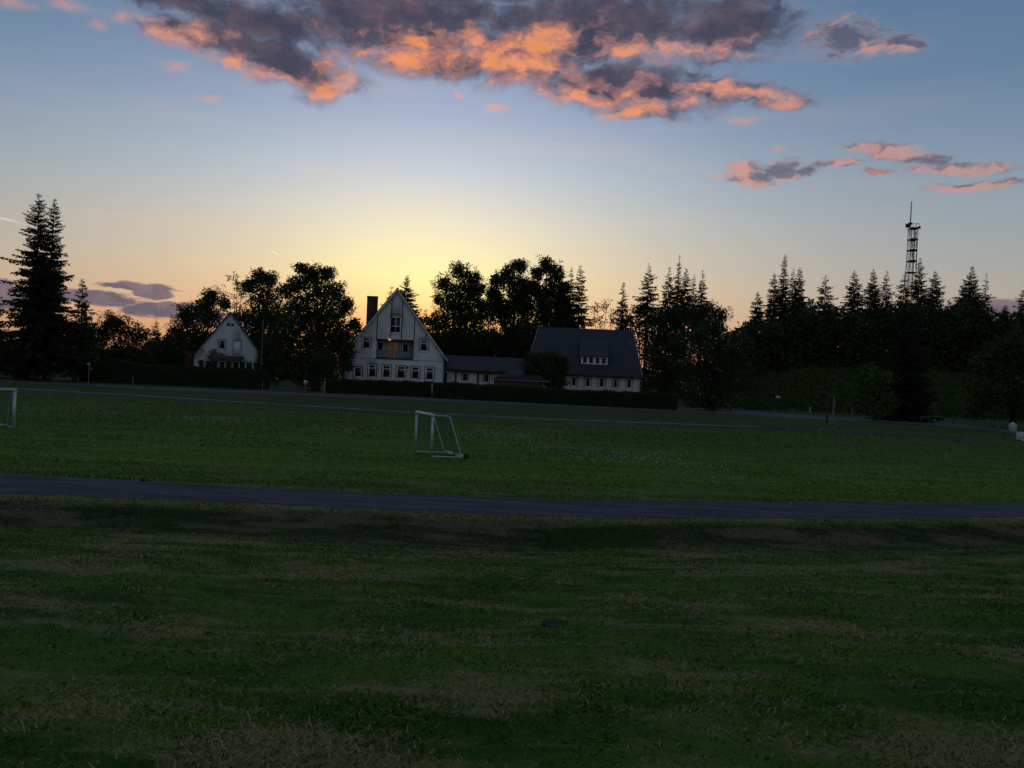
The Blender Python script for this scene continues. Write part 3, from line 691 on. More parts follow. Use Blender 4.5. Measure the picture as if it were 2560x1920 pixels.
def left_wood():
    rng = np.random.default_rng(78); m = MB()
    for _ in range(520):
        x = rng.uniform(-900, 110); dep = rng.uniform(110, 135)
        c = at(x, rng.uniform(858 if x > -40 else 800, 930), dep)
        n = 50; o = rng.normal(size=(n, 3)); o /= np.linalg.norm(o, axis=1)[:, None]
        diamonds(m, c + o * (1.5 * rng.random(n) ** 0.4)[:, None], o + rng.normal(0, 0.5, (n, 3)), rng.uniform(0.4, 0.7, n), rng.uniform(0.3, 0.5, n), rng)
    o = m.build('thicket', LEAF); tag(o, 'dark thicket behind the spruces at the far left', 'thicket', kind='stuff')
left_wood()
def backdrop():
    rng = np.random.default_rng(80); m = MB()
    top = [(-60, 880), (150, 880), (360, 872), (420, 868), (480, 840), (560, 800), (620, 745), (700, 735), (760, 760), (880, 790), (930, 835), (1050, 862), (1085, 850), (1100, 790), (1150, 755),
           (1225, 745), (1240, 735), (1330, 730), (1400, 740), (1445, 770), (1470, 840), (1540, 825), (1600, 800), (1700, 785), (1800, 800), (1870, 830)]
    tx, ty = zip(*top)
    for _ in range(2300):
        x = rng.uniform(-40, 1880); tp = np.interp(x, tx, ty); dep = rng.uniform(138, 158)
        y = tp + 4 + (935 + x * 0.03 - tp) * rng.random() ** 0.9
        n = 46; o = rng.normal(size=(n, 3)); o /= np.linalg.norm(o, axis=1)[:, None]
        r = rng.uniform(0.5, 1.3) * (1.0 if y > tp + 40 else 0.75)
        diamonds(m, at(x, y, dep) + o * (r * rng.random(n) ** 0.4)[:, None], o + rng.normal(0, 0.5, (n, 3)), rng.uniform(0.3, 0.6, n), rng.uniform(0.2, 0.4, n), rng)
    for _ in range(420):
        c = at(rng.uniform(1035, 1350), rng.uniform(845, 915), rng.uniform(136, 146)); n = 46
        o = rng.normal(size=(n, 3)); o /= np.linalg.norm(o, axis=1)[:, None]
        diamonds(m, c + o * (1.0 * rng.random(n) ** 0.4)[:, None], o + rng.normal(0, 0.5, (n, 3)), rng.uniform(0.3, 0.6, n), rng.uniform(0.2, 0.4, n), rng)
    o = m.build('copse', LEAF); tag(o, 'leafy copse closing the gaps behind the houses', 'copse', kind='stuff')
backdrop()
def undergrowth():
    rng = np.random.default_rng(79); m = MB()
    n0 = 0
    for _ in range(2600):
        px = rng.uniform(1700, 2900); y = rng.uniform(96, 168); p = at(px, 950, y); x = p[0]
        if x - 0.2 * y < 2: continue
        h = rng.uniform(0.3, 1.0) * (1.6 if rng.random() < 0.15 else 1); z = H1(x, y); n = int(26 * h + 10)
        o = rng.normal(size=(n, 3)) * [0.6, 0.6, 0]; zz = rng.random(n) * h
        diamonds(m, np.array([x, y, z]) + np.c_[o[:, :2] * h, zz], rng.normal(0, 0.6, (n, 3)) + [0, 0, 0.8], rng.uniform(0.25, 0.5, n), rng.uniform(0.12, 0.25, n), rng)
    o = m.build('undergrowth', LEAF_OLIVE); tag(o, 'tall weeds and saplings growing over the cleared hillside', 'undergrowth', kind='stuff')
undergrowth()

# ------------------------------------------------------------------ hedges
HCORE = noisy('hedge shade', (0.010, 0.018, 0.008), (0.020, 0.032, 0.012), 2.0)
def hedge(label, pts, depth_w=1.6, seed=0, leaf=0.13):
    """pts: (px, base_py, top_py, Y)"""
    rng = np.random.default_rng(seed); fol = MB(); core = MB()
    pos = []
    for px, tpy, Y in pts:
        a = at(px, tpy, Y); pos.append((a[0], Y, a[2]))
    pos = np.array(pos)
    base = np.array([pos[:, 0].mean(), pos[:, 1].mean(), 0])
    t = thing('hedge', base, label, 'hedge')
    n = int((pos[-1, 0] - pos[0, 0]) / 0.5)
    xx = np.linspace(pos[0, 0], pos[-1, 0], n); yy = np.interp(xx, pos[:, 0], pos[:, 1]); hh = np.interp(xx, pos[:, 0], pos[:, 2])
    hh = hh + vnoise(xx, yy, 2.6, seed) * 0.34 + vnoise(xx, yy, 0.7, seed + 1) * 0.20
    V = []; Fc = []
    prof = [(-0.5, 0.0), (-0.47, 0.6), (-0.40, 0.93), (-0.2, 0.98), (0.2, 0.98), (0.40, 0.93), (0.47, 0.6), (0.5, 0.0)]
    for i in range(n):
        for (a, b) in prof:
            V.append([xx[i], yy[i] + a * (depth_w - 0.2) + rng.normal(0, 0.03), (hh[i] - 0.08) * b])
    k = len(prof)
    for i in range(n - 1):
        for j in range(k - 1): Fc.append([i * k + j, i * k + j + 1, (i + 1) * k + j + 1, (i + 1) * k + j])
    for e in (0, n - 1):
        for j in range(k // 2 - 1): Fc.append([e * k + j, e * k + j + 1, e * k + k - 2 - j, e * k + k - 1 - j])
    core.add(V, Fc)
    N = int((xx[-1] - xx[0]) * 420)
    x = rng.uniform(xx[0] - 0.1, xx[-1] + 0.1, N); y0 = np.interp(x, xx, yy); h = np.interp(x, xx, hh)
    topm = rng.random(N) < 0.38
    u = np.where(topm, rng.uniform(-0.5, 0.5, N), np.where(rng.random(N) < 0.7, -0.5, 0.5) * (1 - 0.06 * rng.random(N)))
    v = np.where(topm, 1.0 - 0.05 * rng.random(N), rng.random(N) ** 0.8)
    z = v * (h - 0.05); C = np.c_[x, y0 + u * depth_w * np.where(v > 0.85, 0.92, 1), z]
    D = np.c_[rng.normal(0, 0.6, N), np.sign(u) * 0.5 + rng.normal(0, 0.5, N), rng.normal(0.35, 0.6, N)]
    diamonds(fol, C, D, leaf * rng.uniform(0.8, 1.7, N), leaf * rng.uniform(0.5, 0.9, N), rng)
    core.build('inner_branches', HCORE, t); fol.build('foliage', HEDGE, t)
    return t
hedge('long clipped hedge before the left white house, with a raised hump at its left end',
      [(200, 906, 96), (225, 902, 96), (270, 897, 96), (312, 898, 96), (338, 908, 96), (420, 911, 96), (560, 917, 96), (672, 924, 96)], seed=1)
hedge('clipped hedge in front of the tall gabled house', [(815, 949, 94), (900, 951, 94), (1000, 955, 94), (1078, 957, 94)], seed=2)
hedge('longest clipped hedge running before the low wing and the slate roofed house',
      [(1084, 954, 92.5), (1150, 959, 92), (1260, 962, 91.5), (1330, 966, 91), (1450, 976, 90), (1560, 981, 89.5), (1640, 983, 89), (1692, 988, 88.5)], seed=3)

# ------------------------------------------------------------------ buildings
RENDER_W = noisy('white render', (0.66, 0.68, 0.69), (0.76, 0.78, 0.79), 0.7, 0.9, 0.2, 0.15)
TRIM_W = noisy('white painted wood', (0.80, 0.80, 0.80), (0.88, 0.88, 0.88), 2.0, 0.5, 0.4)
TRIM_D = noisy('dark stained timber', (0.030, 0.034, 0.045), (0.05, 0.052, 0.062), 3.0, 0.7, 0.2)
TRIM_R = noisy('red brown timber', (0.07, 0.03, 0.022), (0.10, 0.045, 0.03), 3.0, 0.7, 0.2)
SHUT = noisy('dark shutter paint', (0.020, 0.022, 0.030), (0.032, 0.034, 0.042), 3.0, 0.6, 0.3)
WOODWALL = noisy('brown plank wall', (0.11, 0.06, 0.035), (0.19, 0.11, 0.06), 1.2, 0.85, 0.15, 0.3, stretch=(6, 6, 0.4))
BRICK = noisy('chimney brick', (0.07, 0.040, 0.035), (0.10, 0.055, 0.048), 4.0, 0.9, 0.1)
METAL = noisy('zinc', (0.25, 0.26, 0.28), (0.33, 0.34, 0.36), 2.0, 0.5, 0.5, metallic=0.4)
GREYP = noisy('grey balcony panel', (0.10, 0.11, 0.13), (0.14, 0.15, 0.17), 2.0, 0.7, 0.3)

def slate(name, c1, c2):
    m, nb, b = material(name, 0.62, 0.4)
    tc = nb.n.new('ShaderNodeTexCoord')
    br = nb.n.new('ShaderNodeTexBrick'); br.inputs['Scale'].default_value = 1.0
    br.inputs['Brick Width'].default_value = 0.35; br.inputs['Row Height'].default_value = 0.22; br.inputs['Mortar Size'].default_value = 0.012
    br.inputs['Color1'].default_value = (*c1, 1); br.inputs['Color2'].default_value = (*c2, 1); br.inputs['Mortar'].default_value = (c1[0] * .5, c1[1] * .5, c1[2] * .5, 1)
    v = nb.n.new('ShaderNodeCombineXYZ'); s = nb.n.new('ShaderNodeSeparateXYZ'); nb.l.new(tc.outputs['Object'], s.inputs[0])
    nb.l.new(nb.math('ADD', s.outputs[0], nb.math('MULTIPLY', s.outputs[1], 0.13)), v.inputs[0]); nb.l.new(nb.math('MULTIPLY', s.outputs[2], 1.35), v.inputs[1])
    nb.l.new(v.outputs[0], br.inputs['Vector'])
    n = nb.noise(tc.outputs['Object'], 0.8, 5, 0.6)
    nb.l.new(nb.mix(nb.math('MULTIPLY', n, 0.6), br.outputs['Color'], (c2[0] * 1.3, c2[1] * 1.3, c2[2] * 1.3, 1)), b.inputs['Base Color'])
    bn = nb.n.new('ShaderNodeBump'); bn.inputs['Strength'].default_value = 0.5; bn.inputs['Distance'].default_value = 0.02
    nb.l.new(br.outputs['Fac'], bn.inputs['Height']); nb.l.new(bn.outputs[0], b.inputs['Normal'])
    return m
SLATE = slate('roof slate', (0.022, 0.025, 0.042), (0.034, 0.038, 0.058))
SLATE2 = slate('dark roof tiles', (0.018, 0.020, 0.028), (0.028, 0.030, 0.040))
def glass_mat():
    m, nb, b = material('window glass', 0.08, 0.5)
    b.inputs['Base Color'].default_value = (0.008, 0.009, 0.013, 1)
    return m
GLASS = glass_mat()
def glow_mat(name, col, s):
    m, nb, b = material(name, 0.8, 0.1)
    tc = nb.n.new('ShaderNodeTexCoord')
    n = nb.noise(nb.mapping(tc.outputs['Object'], scale=(7, 7, 0.5)), 1.0, 3, 0.6)
    c = nb.mix(nb.step(n, 0.35, 0.62), (col[0] * 0.25, col[1] * 0.2, col[2] * 0.2, 1), (*col, 1))
    nb.l.new(c, b.inputs['Base Color']); nb.l.new(c, b.inputs['Emission Color']); b.inputs['Emission Strength'].default_value = s
    return m
CURTAIN = glow_mat('lit curtain', (0.60, 0.28, 0.12), 0.075)
LAMP = glow_mat('lit lamp glass', (0.8, 0.62, 0.35), 0.55)

class Facade:
    """local frame of a front wall: u along the wall, v outward to the viewer, w up"""
    def __init__(s, px, py, Y, yaw=0.0):
        o = at(px, py, Y); s.o = np.array([o[0], Y, 0.0])
        a = R(yaw); s.u = np.array([math.cos(a), math.sin(a), 0]); s.n = np.array([math.sin(a), -math.cos(a), 0]); s.w = np.array([0, 0, 1.0])
        s.ax = np.array([s.u, s.n, s.w])
    def uv(s, px, py, off=0.0):
        """(u, w) where the sight line of the pixel meets the wall plane moved outward by off"""
        d = ray(px, py); c = np.array([0, 0, CAMZ]); p0 = s.o + s.n * off
        t = np.dot(p0 - c, s.n) / np.dot(d, s.n); p = c + d * t - s.o
        return np.dot(p, s.u), p[2]
    def P(s, u, v, w): return s.o + s.u * u + s.n * v + s.w * w
    def box(s, m, u0, u1, v0, v1, w0, w1): m.box(s.P((u0 + u1) / 2, (v0 + v1) / 2, (w0 + w1) / 2), (abs(u1 - u0), abs(v1 - v0), abs(w1 - w0)), s.ax)
    def rect(s, x0, y0, x1, y1, off=0.0):
        xm, ym = (x0 + x1) / 2, (y0 + y1) / 2
        ul, _ = s.uv(x0, ym, off); ur, _ = s.uv(x1, ym, off); _, wt = s.uv(xm, y0, off); _, wb = s.uv(xm, y1, off)
        return ul, ur, wb, wt
    def poly(s, m, pts, v0, v1): m.prism([s.P(u, v0, w) for u, w in pts], s.n * (v1 - v0))

def wall_with_holes(F_, m, outline, holes, th=0.3):
    """front wall as a planar outline with real rectangular openings, th thick (towards the back)"""
    bm = bmesh.new()
    us = sorted(set([round(h[0], 4) for h in holes] + [round(h[1], 4) for h in holes]))
    ws = sorted(set([round(h[2], 4) for h in holes] + [round(h[3], 4) for h in holes]))
    vs = [bm.verts.new((u, 0, w)) for u, w in outline]
    bm.faces.new(vs)
    for u in us:
        g = bm.verts[:] + bm.edges[:] + bm.faces[:]
        bmesh.ops.bisect_plane(bm, geom=g, dist=1e-5, plane_co=(u, 0, 0), plane_no=(1, 0, 0))
    for w in ws:
        g = bm.verts[:] + bm.edges[:] + bm.faces[:]
        bmesh.ops.bisect_plane(bm, geom=g, dist=1e-5, plane_co=(0, 0, w), plane_no=(0, 0, 1))
    kill = []
    for f in bm.faces:
        c = f.calc_center_median()
        if any(h[0] < c.x < h[1] and h[2] < c.z < h[3] for h in holes): kill.append(f)
    bmesh.ops.delete(bm, geom=kill, context='FACES')
    r = bmesh.ops.extrude_face_region(bm, geom=bm.faces[:])
    bmesh.ops.translate(bm, verts=[e for e in r['geom'] if isinstance(e, bmesh.types.BMVert)], vec=(0, -th, 0))
    bmesh.ops.triangulate(bm, faces=bm.faces[:])
    bm.verts.index_update()
    V = [F_.P(v.co.x, v.co.y, v.co.z) for v in bm.verts]
    Fc = [[l.vert.index for l in f.loops] for f in bm.faces]
    m.add(V, [f + [f[-1]] for f in Fc]); bm.free()

def window(F_, parent, r, fr=0.12, bar=None, mull=None, trim=True, sill=True, set_in=0.04, glass=None, name='window', frame_mat=None, trim_mat=None, proud=0.0, label=None):
    """a window in the opening r = (u0, u1, w0, w1): frame, panes behind it, surround and sill"""
    u0, u1, w0, w1 = r; v = -set_in + proud
    f = MB()
    F_.box(f, u0, u0 + fr, v - 0.05, v + 0.03, w0, w1); F_.box(f, u1 - fr, u1, v - 0.05, v + 0.03, w0, w1)
    F_.box(f, u0 + fr, u1 - fr, v - 0.05, v + 0.03, w1 - fr, w1); F_.box(f, u0 + fr, u1 - fr, v - 0.05, v + 0.03, w0, w0 + fr)
    if bar is not None: F_.box(f, u0 + fr, u1 - fr, v - 0.045, v + 0.027, w0 + (w1 - w0) * bar - fr * 0.45, w0 + (w1 - w0) * bar + fr * 0.45)
    if mull is not None: F_.box(f, u0 + (u1 - u0) * mull - fr * 0.35, u0 + (u1 - u0) * mull + fr * 0.35, v - 0.04, v + 0.024, w0 + fr, w1 - fr)
    o = f.build(name, frame_mat or TRIM_W, parent)
    if label: o['label'] = label
    gl = MB(); F_.box(gl, u0 + fr * 0.9, u1 - fr * 0.9, v - 0.03, v - 0.015, w0 + fr * 0.9, w1 - fr * 0.9); gl.build('pane', glass or GLASS, o)
    if trim:
        t = MB(); k = 0.07; g = 0.06
        F_.box(t, u0 - g - k, u0 - g, 0.002, 0.03, w0 - 0.04, w1 + g); F_.box(t, u1 + g, u1 + g + k, 0.002, 0.03, w0 - 0.04, w1 + g)
        F_.box(t, u0 - g - k, u1 + g + k, 0.002, 0.034, w1 + g, w1 + g + k); t.build('surround', trim_mat or TRIM_D, o)
    if sill:
        q = MB(); F_.box(q, u0 - 0.08, u1 + 0.08, -0.02, 0.09, w0 - 0.08, w0 - 0.005); q.build('sill', TRIM_W, o)
    return o

def slab(m, a, b, c, d, th):
    """roof plane through four world points, th thick downward along its normal"""
    a, b, c, d = map(np.array, (a, b, c, d)); n = np.cross(b - a, d - a); n /= np.linalg.norm(n)
    if n[2] < 0: n = -n
    m.prism([a, b, c, d], -n * th)

# tall gabled house ------------------------------------------------
def tall_house():
    Fc = Facade(994, 900, 104, 6.0)
    base = Fc.P(0, 0, 0)
    t = thing('gabled_house', base, 'tall white house with steep gable, brick chimney and a lit balcony door', 'house')
    ua, wa = Fc.uv(994, 722)            # apex
    ur, we = Fc.uv(1109, 886)           # right eave on the wall line
    hw = ur - ua; ul = ua - hw
    rects = {}
    gnd_w = [Fc.rect(*r) for r in ((885, 918, 904, 943), (921, 911, 940, 944), (956, 913, 976, 945), (992, 915, 1013, 947), (1028, 917, 1048, 949), (1064, 919, 1084, 951))]
    up_w = [Fc.rect(906, 844, 926, 872), Fc.rect(1050, 850, 1069, 879)]
    att = Fc.rect(976, 792, 1002, 833)
    log = Fc.rect(941, 849, 1034, 896)
    W = MB()
    outline = [(ul, 0), (ur, 0), (ur, we), (ua, wa), (ul, we)]
    wall_with_holes(Fc, W, outline, gnd_w + up_w + [att, log], 0.3)
    dep = 15.0
    for u0, u1 in ((ul, ul + 0.3), (ur - 0.3, ur)): Fc.box(W, u0, u1, -dep + 0.3, -0.3, 0, we - 0.12)
    Fc.poly(W, outline, -dep, -dep + 0.3)
    # loggia back wall, side cheeks, floor and ceiling
    lu0, lu1, lw0, lw1 = log
    Ld = 1.5
    bdoor = Fc.rect(971, 855, 994, 893, -Ld); bn = [Fc.rect(946, 857, 956, 875, -Ld), Fc.rect(1008, 861, 1019, 879, -Ld)]
    FB = Facade(994, 900, 104, 6.0); FB.o = Fc.P(0, -Ld, 0)
    lb = MB()
    wall_with_holes(FB, lb, [(lu0 - 0.1, lw0 - 0.1), (lu1 + 0.1, lw0 - 0.1), (lu1 + 0.1, lw1 + 0.1), (lu0 - 0.1, lw1 + 0.1)], [bdoor] + bn, 0.12)
    Fc.box(lb, lu0 - 0.12, lu0 - 0.004, -Ld, -0.3, lw0 - 0.1, lw1 + 0.1); Fc.box(lb, lu1 + 0.004, lu1 + 0.12, -Ld, -0.3, lw0 - 0.1, lw1 + 0.1)
    Fc.box(lb, lu0 - 0.1, lu1 + 0.1, -Ld, -0.3, lw1 + 0.005, lw1 + 0.1); Fc.box(lb, lu0 - 0.1, lu1 + 0.1, -Ld, -0.3, lw0 - 0.1, lw0 - 0.005)
    W.build('wall', RENDER_W, t); lb.build('loggia_walls', GREYP_W, t)
    for i, r in enumerate(gnd_w): window(Fc, t, r, bar=0.72 if i else None)
    window(Fc, t, up_w[0], bar=0.72); window(Fc, t, up_w[1], bar=0.72)
    aw = window(Fc, t, att, bar=0.42, mull=0.5, trim=False, label='tall attic window with four panes under an arched hood')
    hood = MB(); u0, u1, w0, w1 = att; uc = (u0 + u1) / 2; a = np.linspace(0, math.pi, 9)
    hood.tube([Fc.P(uc + math.cos(k) * (u1 - u0) * 0.52, 0.03, w1 + 0.05 + math.sin(k) * 0.35) for k in a], 0.04, 6); hood.build('hood', TRIM_D, aw)
    d = window(FB, t, bdoor, fr=0.08, bar=0.42, mull=0.33, trim=False, sill=False, glass=CURTAIN, name='balcony_door', frame_mat=TRIM_W, set_in=0.05, label='balcony door lit warm from inside')
    for r in bn: window(FB, t, r, fr=0.07, trim=True, sill=True, glass=GLASS, frame_mat=TRIM_R, trim_mat=TRIM_W, set_in=0.05)
    rail = MB()
    Fc.box(rail, lu0, lu1, -0.12, -0.06, lw0 + 0.02, lw0 + 0.12); Fc.box(rail, lu0, lu1, -0.115, -0.065, lw0 + 0.92, lw0 + 0.97)
    for k in np.linspace(lu0 + 0.04, lu1 - 0.04, 30): Fc.box(rail, k - 0.008, k + 0.008, -0.1, -0.08, lw0 + 0.12, lw0 + 0.92)
    rail.build('railing', TRIM_D, t)
    ed = MB(); Fc.box(ed, lu0 - 0.15, lu1 + 0.1, 0.003, 0.10, lw0 - 0.14, lw0 - 0.01); ed.build('balcony_edge', TRIM_D, t)
    lm = MB(); r = Fc.rect(970, 847, 978, 851); Fc.box(lm, r[0], r[1], 0.004, 0.14, r[2], r[3]); lm.build('wall_lamp', LAMP, t)
    # dark strips on the gable
    st = MB()
    for (x, y0, y1) in ((978.5, 743, 848), (1005.5, 744, 849), (943, 782, 847), (1036.5, 787, 849), (1066.5, 826, 846)):
        u0, wt = Fc.uv(x, y0); u1, wb = Fc.uv(x, y1); um = (u0 + u1) / 2
        Fc.box(st, um - 0.055, um + 0.055, 0.003, 0.035, wb, wt)
    u0, wb = Fc.uv(941, 848.5); u1, _ = Fc.uv(1035, 852)
    Fc.box(st, u0, u1, 0.004, 0.045, wb - 0.02, wb + 0.09)
    _, wb = Fc.uv(1000, 899)
    Fc.box(st, ul + 0.02, ur - 0.02, 0.003, 0.02, wb - 0.04, wb)
    st.build('timber_strips', TRIM_D, t)
    # roof: two planes with overhang
    ov, ext = 0.35, 0.55
    sl = (wa - we) / hw
    rf = MB()
    for sgn in (-1, 1):
        e = ua + sgn * (hw + ext); wl = we - sl * ext
        slab(rf, Fc.P(ua, ov, wa + 0.16), Fc.P(e, ov, wl + 0.16), Fc.P(e, -dep - ov, wl + 0.16), Fc.P(ua, -dep - ov, wa + 0.16), 0.14)
    ro = rf.build('roof', SLATE2, t)
    bb = MB()
    for sgn in (-1, 1):
        e = ua + sgn * (hw + ext); wl = we - sl * ext
        Fc.poly(bb, [(ua, wa - 0.02), (e, wl - 0.02), (e, wl - 0.22), (ua, wa - 0.26)], ov + 0.002, ov + 0.05)
    bb.build('bargeboard', TRIM_W, ro)
    ch = MB(); u0, w1 = Fc.uv(918, 741, -7); u1, _ = Fc.uv(944, 741, -7)
    Fc.box(ch, u0, u1, -8.2, -7, we + 1.0, w1); Fc.box(ch, u0 - 0.05, u1 + 0.05, -8.25, -6.95, w1, w1 + 0.09); ch.build('chimney', BRICK, ro)
    sk = MB(); u0, w0 = Fc.uv(919, 797, -3.0); 
    sk.box(Fc.P(ua - hw * 0.62, -2.2, wa - sl * hw * 0.62 + 0.26), (0.9, 0.7, 0.06), np.array([Fc.u * math.cos(math.atan(sl)) + Fc.w * math.sin(math.atan(sl)), Fc.n, Fc.w * math.cos(math.atan(sl)) - Fc.u * math.sin(math.atan(sl))])); sk.build('skylight', METAL, ro)
    gt = MB(); e = ur + ext; wl = we - sl * ext
    gt.tube([Fc.P(e + 0.05, ov, wl + 0.02), Fc.P(e + 0.05, -dep, wl + 0.02)], 0.07, 6)
    gt.tube([Fc.P(ur + 0.09, 0.1, wl), Fc.P(ur + 0.09, 0.1, 0.1)], 0.045, 6); gt.build('downpipe', METAL, t)
    al = MB(); r = Fc.rect(1017, 916, 1021, 921); Fc.box(al, r[0], r[1], 0.004, 0.12, r[2], r[3]); al.build('alarm_box', SHUT, t)
    return Fc
GREYP_W = noisy('loggia boarding', (0.34, 0.37, 0.38), (0.44, 0.47, 0.48), 1.0, 0.85, 0.15, stretch=(5, 5, 0.3))
TF = tall_house()

# low wing between the houses --------------------------------------
def wing():
    Fc = Facade(1200, 920, 107, 2.5)
    t = thing('low_wing', Fc.P(0, 0, 0), 'low white wing with slate roof joining the tall house to the slate roofed house', 'building wing')
    ul, _ = Fc.uv(1109, 930); ur, _ = Fc.uv(1345, 930)
    _, we = Fc.uv(1200, 926)
    wr = [Fc.rect(1156, 933, 1170, 953), Fc.rect(1209.5, 936, 1222, 956)]
    door = list(Fc.rect(1109.5, 931, 1117, 960)); door[2] = 0.02
    m = MB(); wall_with_holes(Fc, m, [(ul, 0), (ur, 0), (ur, we), (ul, we)], wr + [tuple(door)], 0.25)
    Fc.box(m, ul, ur, -7, -6.75, 0, we); m.build('wall', RENDER_W, t)
    for r in wr: window(Fc, t, r, fr=0.07, set_in=0.08)
    d = MB(); Fc.box(d, door[0], door[1], -0.2, -0.12, door[2], door[3]); d.build('door', SHUT, t)
    for x in (1139.5, 1195):
        u, _ = Fc.uv(x, 940); p = MB(); Fc.box(p, u - 0.1, u + 0.1, 0.003, 0.14, 0.0, we); p.build('post', TRIM_D, t)
    _, wr_ = Fc.uv(1200, 891, -3.4)
    rf = MB(); a = 0.75
    slab(rf, Fc.P(ul + 0.1, a, we + 0.02), Fc.P(ur, a, we + 0.02), Fc.P(ur, -3.5, wr_), Fc.P(ul + 0.1, -3.5, wr_), 0.12)
    slab(rf, Fc.P(ul + 0.1, -7.6, we + 0.02), Fc.P(ur, -7.6, we + 0.02), Fc.P(ur, -3.52, wr_), Fc.P(ul + 0.1, -3.52, wr_), 0.12)
    ro = rf.build('roof', SLATE, t)
    fa = MB(); Fc.box(fa, ul + 0.1, ur, a + 0.004, a + 0.05, we - 0.28, we - 0.02); Fc.box(fa, ul + 0.1, ur, 0.004, a, we - 0.20, we - 0.14); fa.build('eaves_board', TRIM_R, ro)
wing()

# slate roofed house -----------------------------------------------
def slate_house():
    Fc = Facade(1467, 930, 104, -3.0)
    t = thing('slate_roofed_house', Fc.P(0, 0, 0), 'white single storey house under a huge steep dark slate roof with dormer', 'house')
    ul, _ = Fc.uv(1326, 930); ur, _ = Fc.uv(1601, 938); _, we = Fc.uv(1500, 935)
    wins = [Fc.rect(*r) for r in ((1428.5, 942, 1441, 966), (1462.5, 944, 1476, 967.5), (1497.5, 945, 1511, 969), (1532.5, 947, 1544.5, 970), (1566.5, 948, 1579, 971), (1394, 940, 1407, 964), (1358, 938, 1371, 962))]
    m = MB(); D = 12.0
    wall_with_holes(Fc, m, [(ul, 0), (ur, 0), (ur, we), (ul, we)], wins, 0.3)
    Fc.box(m, ul, ur, -D, -D + 0.3, 0, we); Fc.box(m, ul, ul + 0.3, -D + 0.3, -0.3, 0, we - 0.05); Fc.box(m, ur - 0.3, ur, -D + 0.3, -0.3, 0, we - 0.05)
    m.build('wall', RENDER_W, t)
    for r in wins: window(Fc, t, r, fr=0.11)
    rl, wt = Fc.uv(1346, 816, -D / 2); rr, wt2 = Fc.uv(1582, 827, -D / 2); wt = (wt + wt2) / 2
    ex = 0.5; wl = we - 0.15
    el, er = Fc.uv(1311, 925, ex)[0], Fc.uv(1608, 938, ex)[0]
    rf = MB()
    slab(rf, Fc.P(el, ex, wl), Fc.P(er, ex, wl), Fc.P(rr, -D / 2, wt), Fc.P(rl, -D / 2, wt), 0.16)
    slab(rf, Fc.P(el, -D - ex, wl), Fc.P(er, -D - ex, wl), Fc.P(rr, -D / 2 - 0.02, wt), Fc.P(rl, -D / 2 - 0.02, wt), 0.16)
    ro = rf.build('roof', SLATE, t)
    # slate hung gable ends
    ge = MB()
    for a, b in ((el + 0.35, rl + 0.35), (er - 0.35, rr - 0.35)):
        s = 1 if a < 0 else -1; ge = MB()
        ge.prism([Fc.P(a, 0.2, wl - 0.02), Fc.P(a, -D - 0.2, wl - 0.02), Fc.P(b, -D / 2, wt - 0.35)], Fc.u * 0.15 * s); ge.build('gable_end', SLATE2, ro)
    for a, b in ((el, rl), (er, rr)):
        vb = MB(); vb.tube([Fc.P(a, ex, wl - 0.05), Fc.P(b, -D / 2, wt - 0.02)], 0.05, 5); vb.build('verge', METAL, ro)
    gu = MB(); gu.tube([Fc.P(el, ex + 0.08, wl - 0.12), Fc.P(er, ex + 0.08, wl - 0.12)], 0.08, 7); Fc.box(gu, el + 0.2, er - 0.2, 0.005, ex, we - 0.36, we - 0.26)
    gu.build('gutter', TRIM_R, ro)
    dp = MB(); dp.tube([Fc.P(ur - 0.15, 0.12, we - 0.2), Fc.P(ur - 0.15, 0.12, 0.1)], 0.045, 6); dp.build('downpipe', METAL, t)
    # shed dormer: face stands back on the slope
    def onroof(w): return ex - (ex + D / 2) * (w - wl) / (wt - wl)      # v of the roof surface at height w
    v0 = onroof(Fc.uv(1486, 912, -1.5)[1]) + 0.02
    d0 = Fc.rect(1453, 891, 1519, 911.5, v0)
    FD = Facade(1467, 930, 104, -3.0); FD.o = Fc.P(0, v0, 0)
    panes = [FD.rect(*r) for r in ((1457.5, 893, 1466.5, 907), (1473.5, 894, 1482.5, 908), (1489.5, 895, 1498, 909), (1505, 896, 1514, 909.5))]
    dm = MB(); wall_with_holes(FD, dm, [(d0[0], d0[2]), (d0[1], d0[2]), (d0[1], d0[3]), (d0[0], d0[3])], panes, 0.18)
    do = dm.build('dormer', TRIM_W, t)
    for r in panes:
        gl = MB(); FD.box(gl, r[0] - 0.02, r[1] + 0.02, -0.14, -0.1, r[2] - 0.02, r[3] + 0.02); gl.build('window_pane', GLASS, do)
    wtop = Fc.uv(1470, 848, onroof(wt * 0.8 + wl * 0.2))[1]
    vt = onroof(wtop)
    for u in (d0[0] + 0.02, d0[1] - 0.14):
        ck = MB(); ck.prism([FD.P(u, -0.18, d0[2]), FD.P(u, -0.18, d0[3]), Fc.P(u, onroof(d0[3] + 0.9) , d0[3] + 0.9), Fc.P(u, onroof(d0[3] + 0.3) , d0[3] + 0.3)], Fc.u * 0.12); ck.build('cheek', SLATE2, do)
    dr = MB(); slab(dr, Fc.P(d0[0] - 0.25, v0 + 0.35, d0[3] + 0.02), Fc.P(d0[1] + 0.25, v0 + 0.35, d0[3] + 0.02), Fc.P(d0[1] + 0.0, vt, wtop + 0.12), Fc.P(d0[0] - 0.0, vt, wtop + 0.12), 0.10); dr.build('dormer_roof', SLATE, do)
    vn = MB(); q = Fc.uv(1576, 861, onroof(wt * 0.6 + wl * 0.4))
    vn.tube([Fc.P(q[0], onroof(q[1]), q[1] - 0.1), Fc.P(q[0], onroof(q[1]), q[1] + 0.45)], 0.07, 7); vn.build('vent_pipe', METAL, ro)
slate_house()

